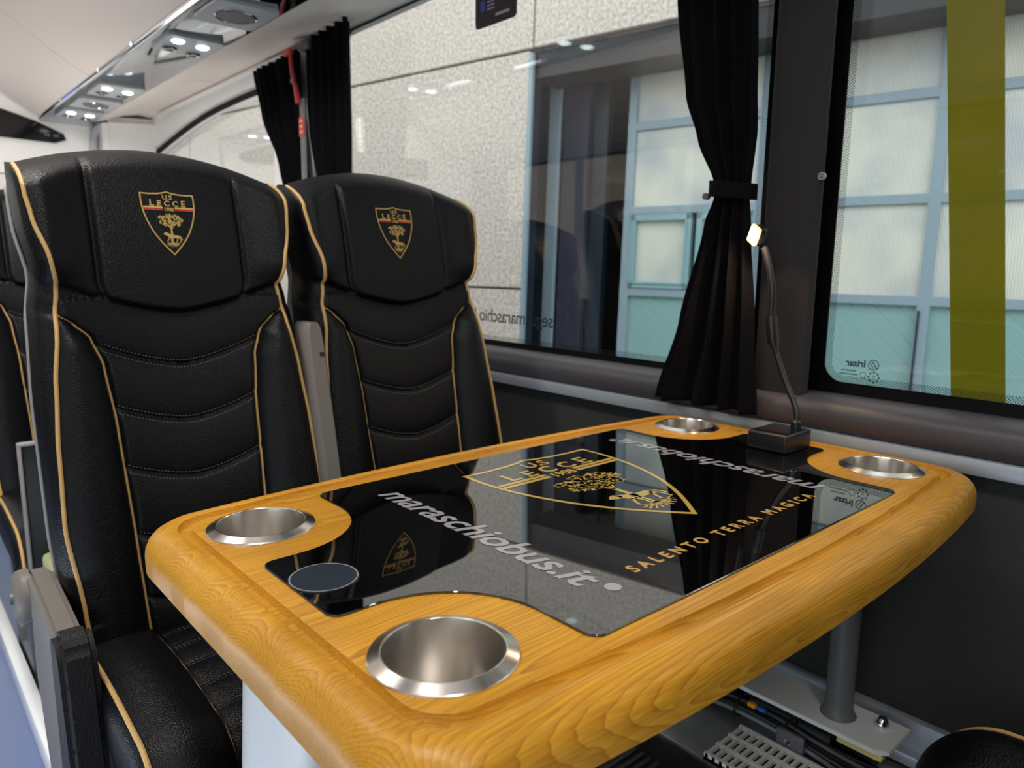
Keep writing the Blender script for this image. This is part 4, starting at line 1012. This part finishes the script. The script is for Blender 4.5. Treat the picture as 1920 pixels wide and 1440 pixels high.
for m0, m1 in ((-.737, -.02), (-1.565, -.792), (-2.395, -1.62), (-3.3, -2.45)):
    for v0, v1 in ((2.41, 2.6), (1.9, 2.37), (1.414, 1.854), (.929, 1.368)):
        obj('ribbed_pane', box(None, .36, .37, m0, m1, v0, v1), 'polycarbonate', d2, smooth=False)
    obj('plank_panel', box(None, .365, .385, m0, m1, G, .883), 'teal_planks', d2, smooth=False)
b = nm(None); tube(b, [(.335, -.748, G), (.335, -.748, .86)], .006, 8, 0); obj('door_rod', b, 'door_dark', d2)
# workshop clutter
def wb(name, label, cat, bm_, m_):
    r = bempty(name, label, cat, 1.0, 0, 2.0); obj(name + '_body', bm_, m_, r); return r
b = nm(None); tube(b, [(.9, 1.28, 1.17), (.9, 1.10, 1.15), (.9, .98, 1.13)], .018, 8, 0); box(b, .86, .94, 1.10, 1.20, 1.12, 1.24, .01); tube(b, [(.9, 1.12, 1.15), (.9, 1.06, 1.0), (.9, 1.0, .95)], .02, 8); tube(b, [(.9, 1.00, .95), (.9, 1.0, -.9)], .015, 8, 0)
wb('pipe_stand', 'dark pipe fitting on a stand inside the workshop', 'pipe', b, 'black_plastic')
b = nm(None); rg_ = [(1.6, 1.30 + .13 * math.cos(a * .5236), .55 + .17 * math.sin(a * .5236)) for a in range(13)]; tube(b, rg_, .02, 8, 3); box(b, 1.5, 1.8, .95, 1.5, -.9, .36, .03); box(b, 1.55, 1.75, 1.0, 1.2, .36, .58, .02)
wb('workshop_machine', 'dark machine with round handle inside the workshop', 'machine', b, 'grey_knob')
# street level and the facade on the other side of the bus
struct('ground', box(None, -14, 14, -14, 20, -1.05, -.95), 'asphalt', smooth=False)
fb = thing('building', 'warm beige facade across the road, seen only in window reflections', 'building', (-4.6, 2, -.95))
obj('facade', box(None, -4.9, -4.6, 4.6, 14, -.95, 3.2), 'aggregate_warm', fb, smooth=False)
b = nm(None)
for y in (5.2, 6.8, 9): box(b, -4.62, -4.58, y, y + .12, -.95, 3.2)
obj('facade_joint', b, 'joint_dark', fb, smooth=False)
gg = thing('reflection_dimmer', 'dark brown block added across the road to dim window reflections', 'building', (-4.6, 3, -.95))  # unseen dark block added to dim what the right pane reflects
obj('dimmer_wall', box(None, -4.9, -4.6, 1.2, 4.5, -.95, 2.9), 'dark_wood', gg, smooth=False)
obj('dimmer_roof', box(None, -5.0, -4.4, 1.1, 4.58, 2.9, 3.05), 'black_matte', gg, smooth=False)
# bus outer skin below and above windows, roof
struct('wall_outer', box(None, 1.36, 1.37, -1.6, 5.3, -.6, .80), 'white_panel', smooth=False)

for o in bpy.data.objects:
    if '_w' in o: del o['_w']
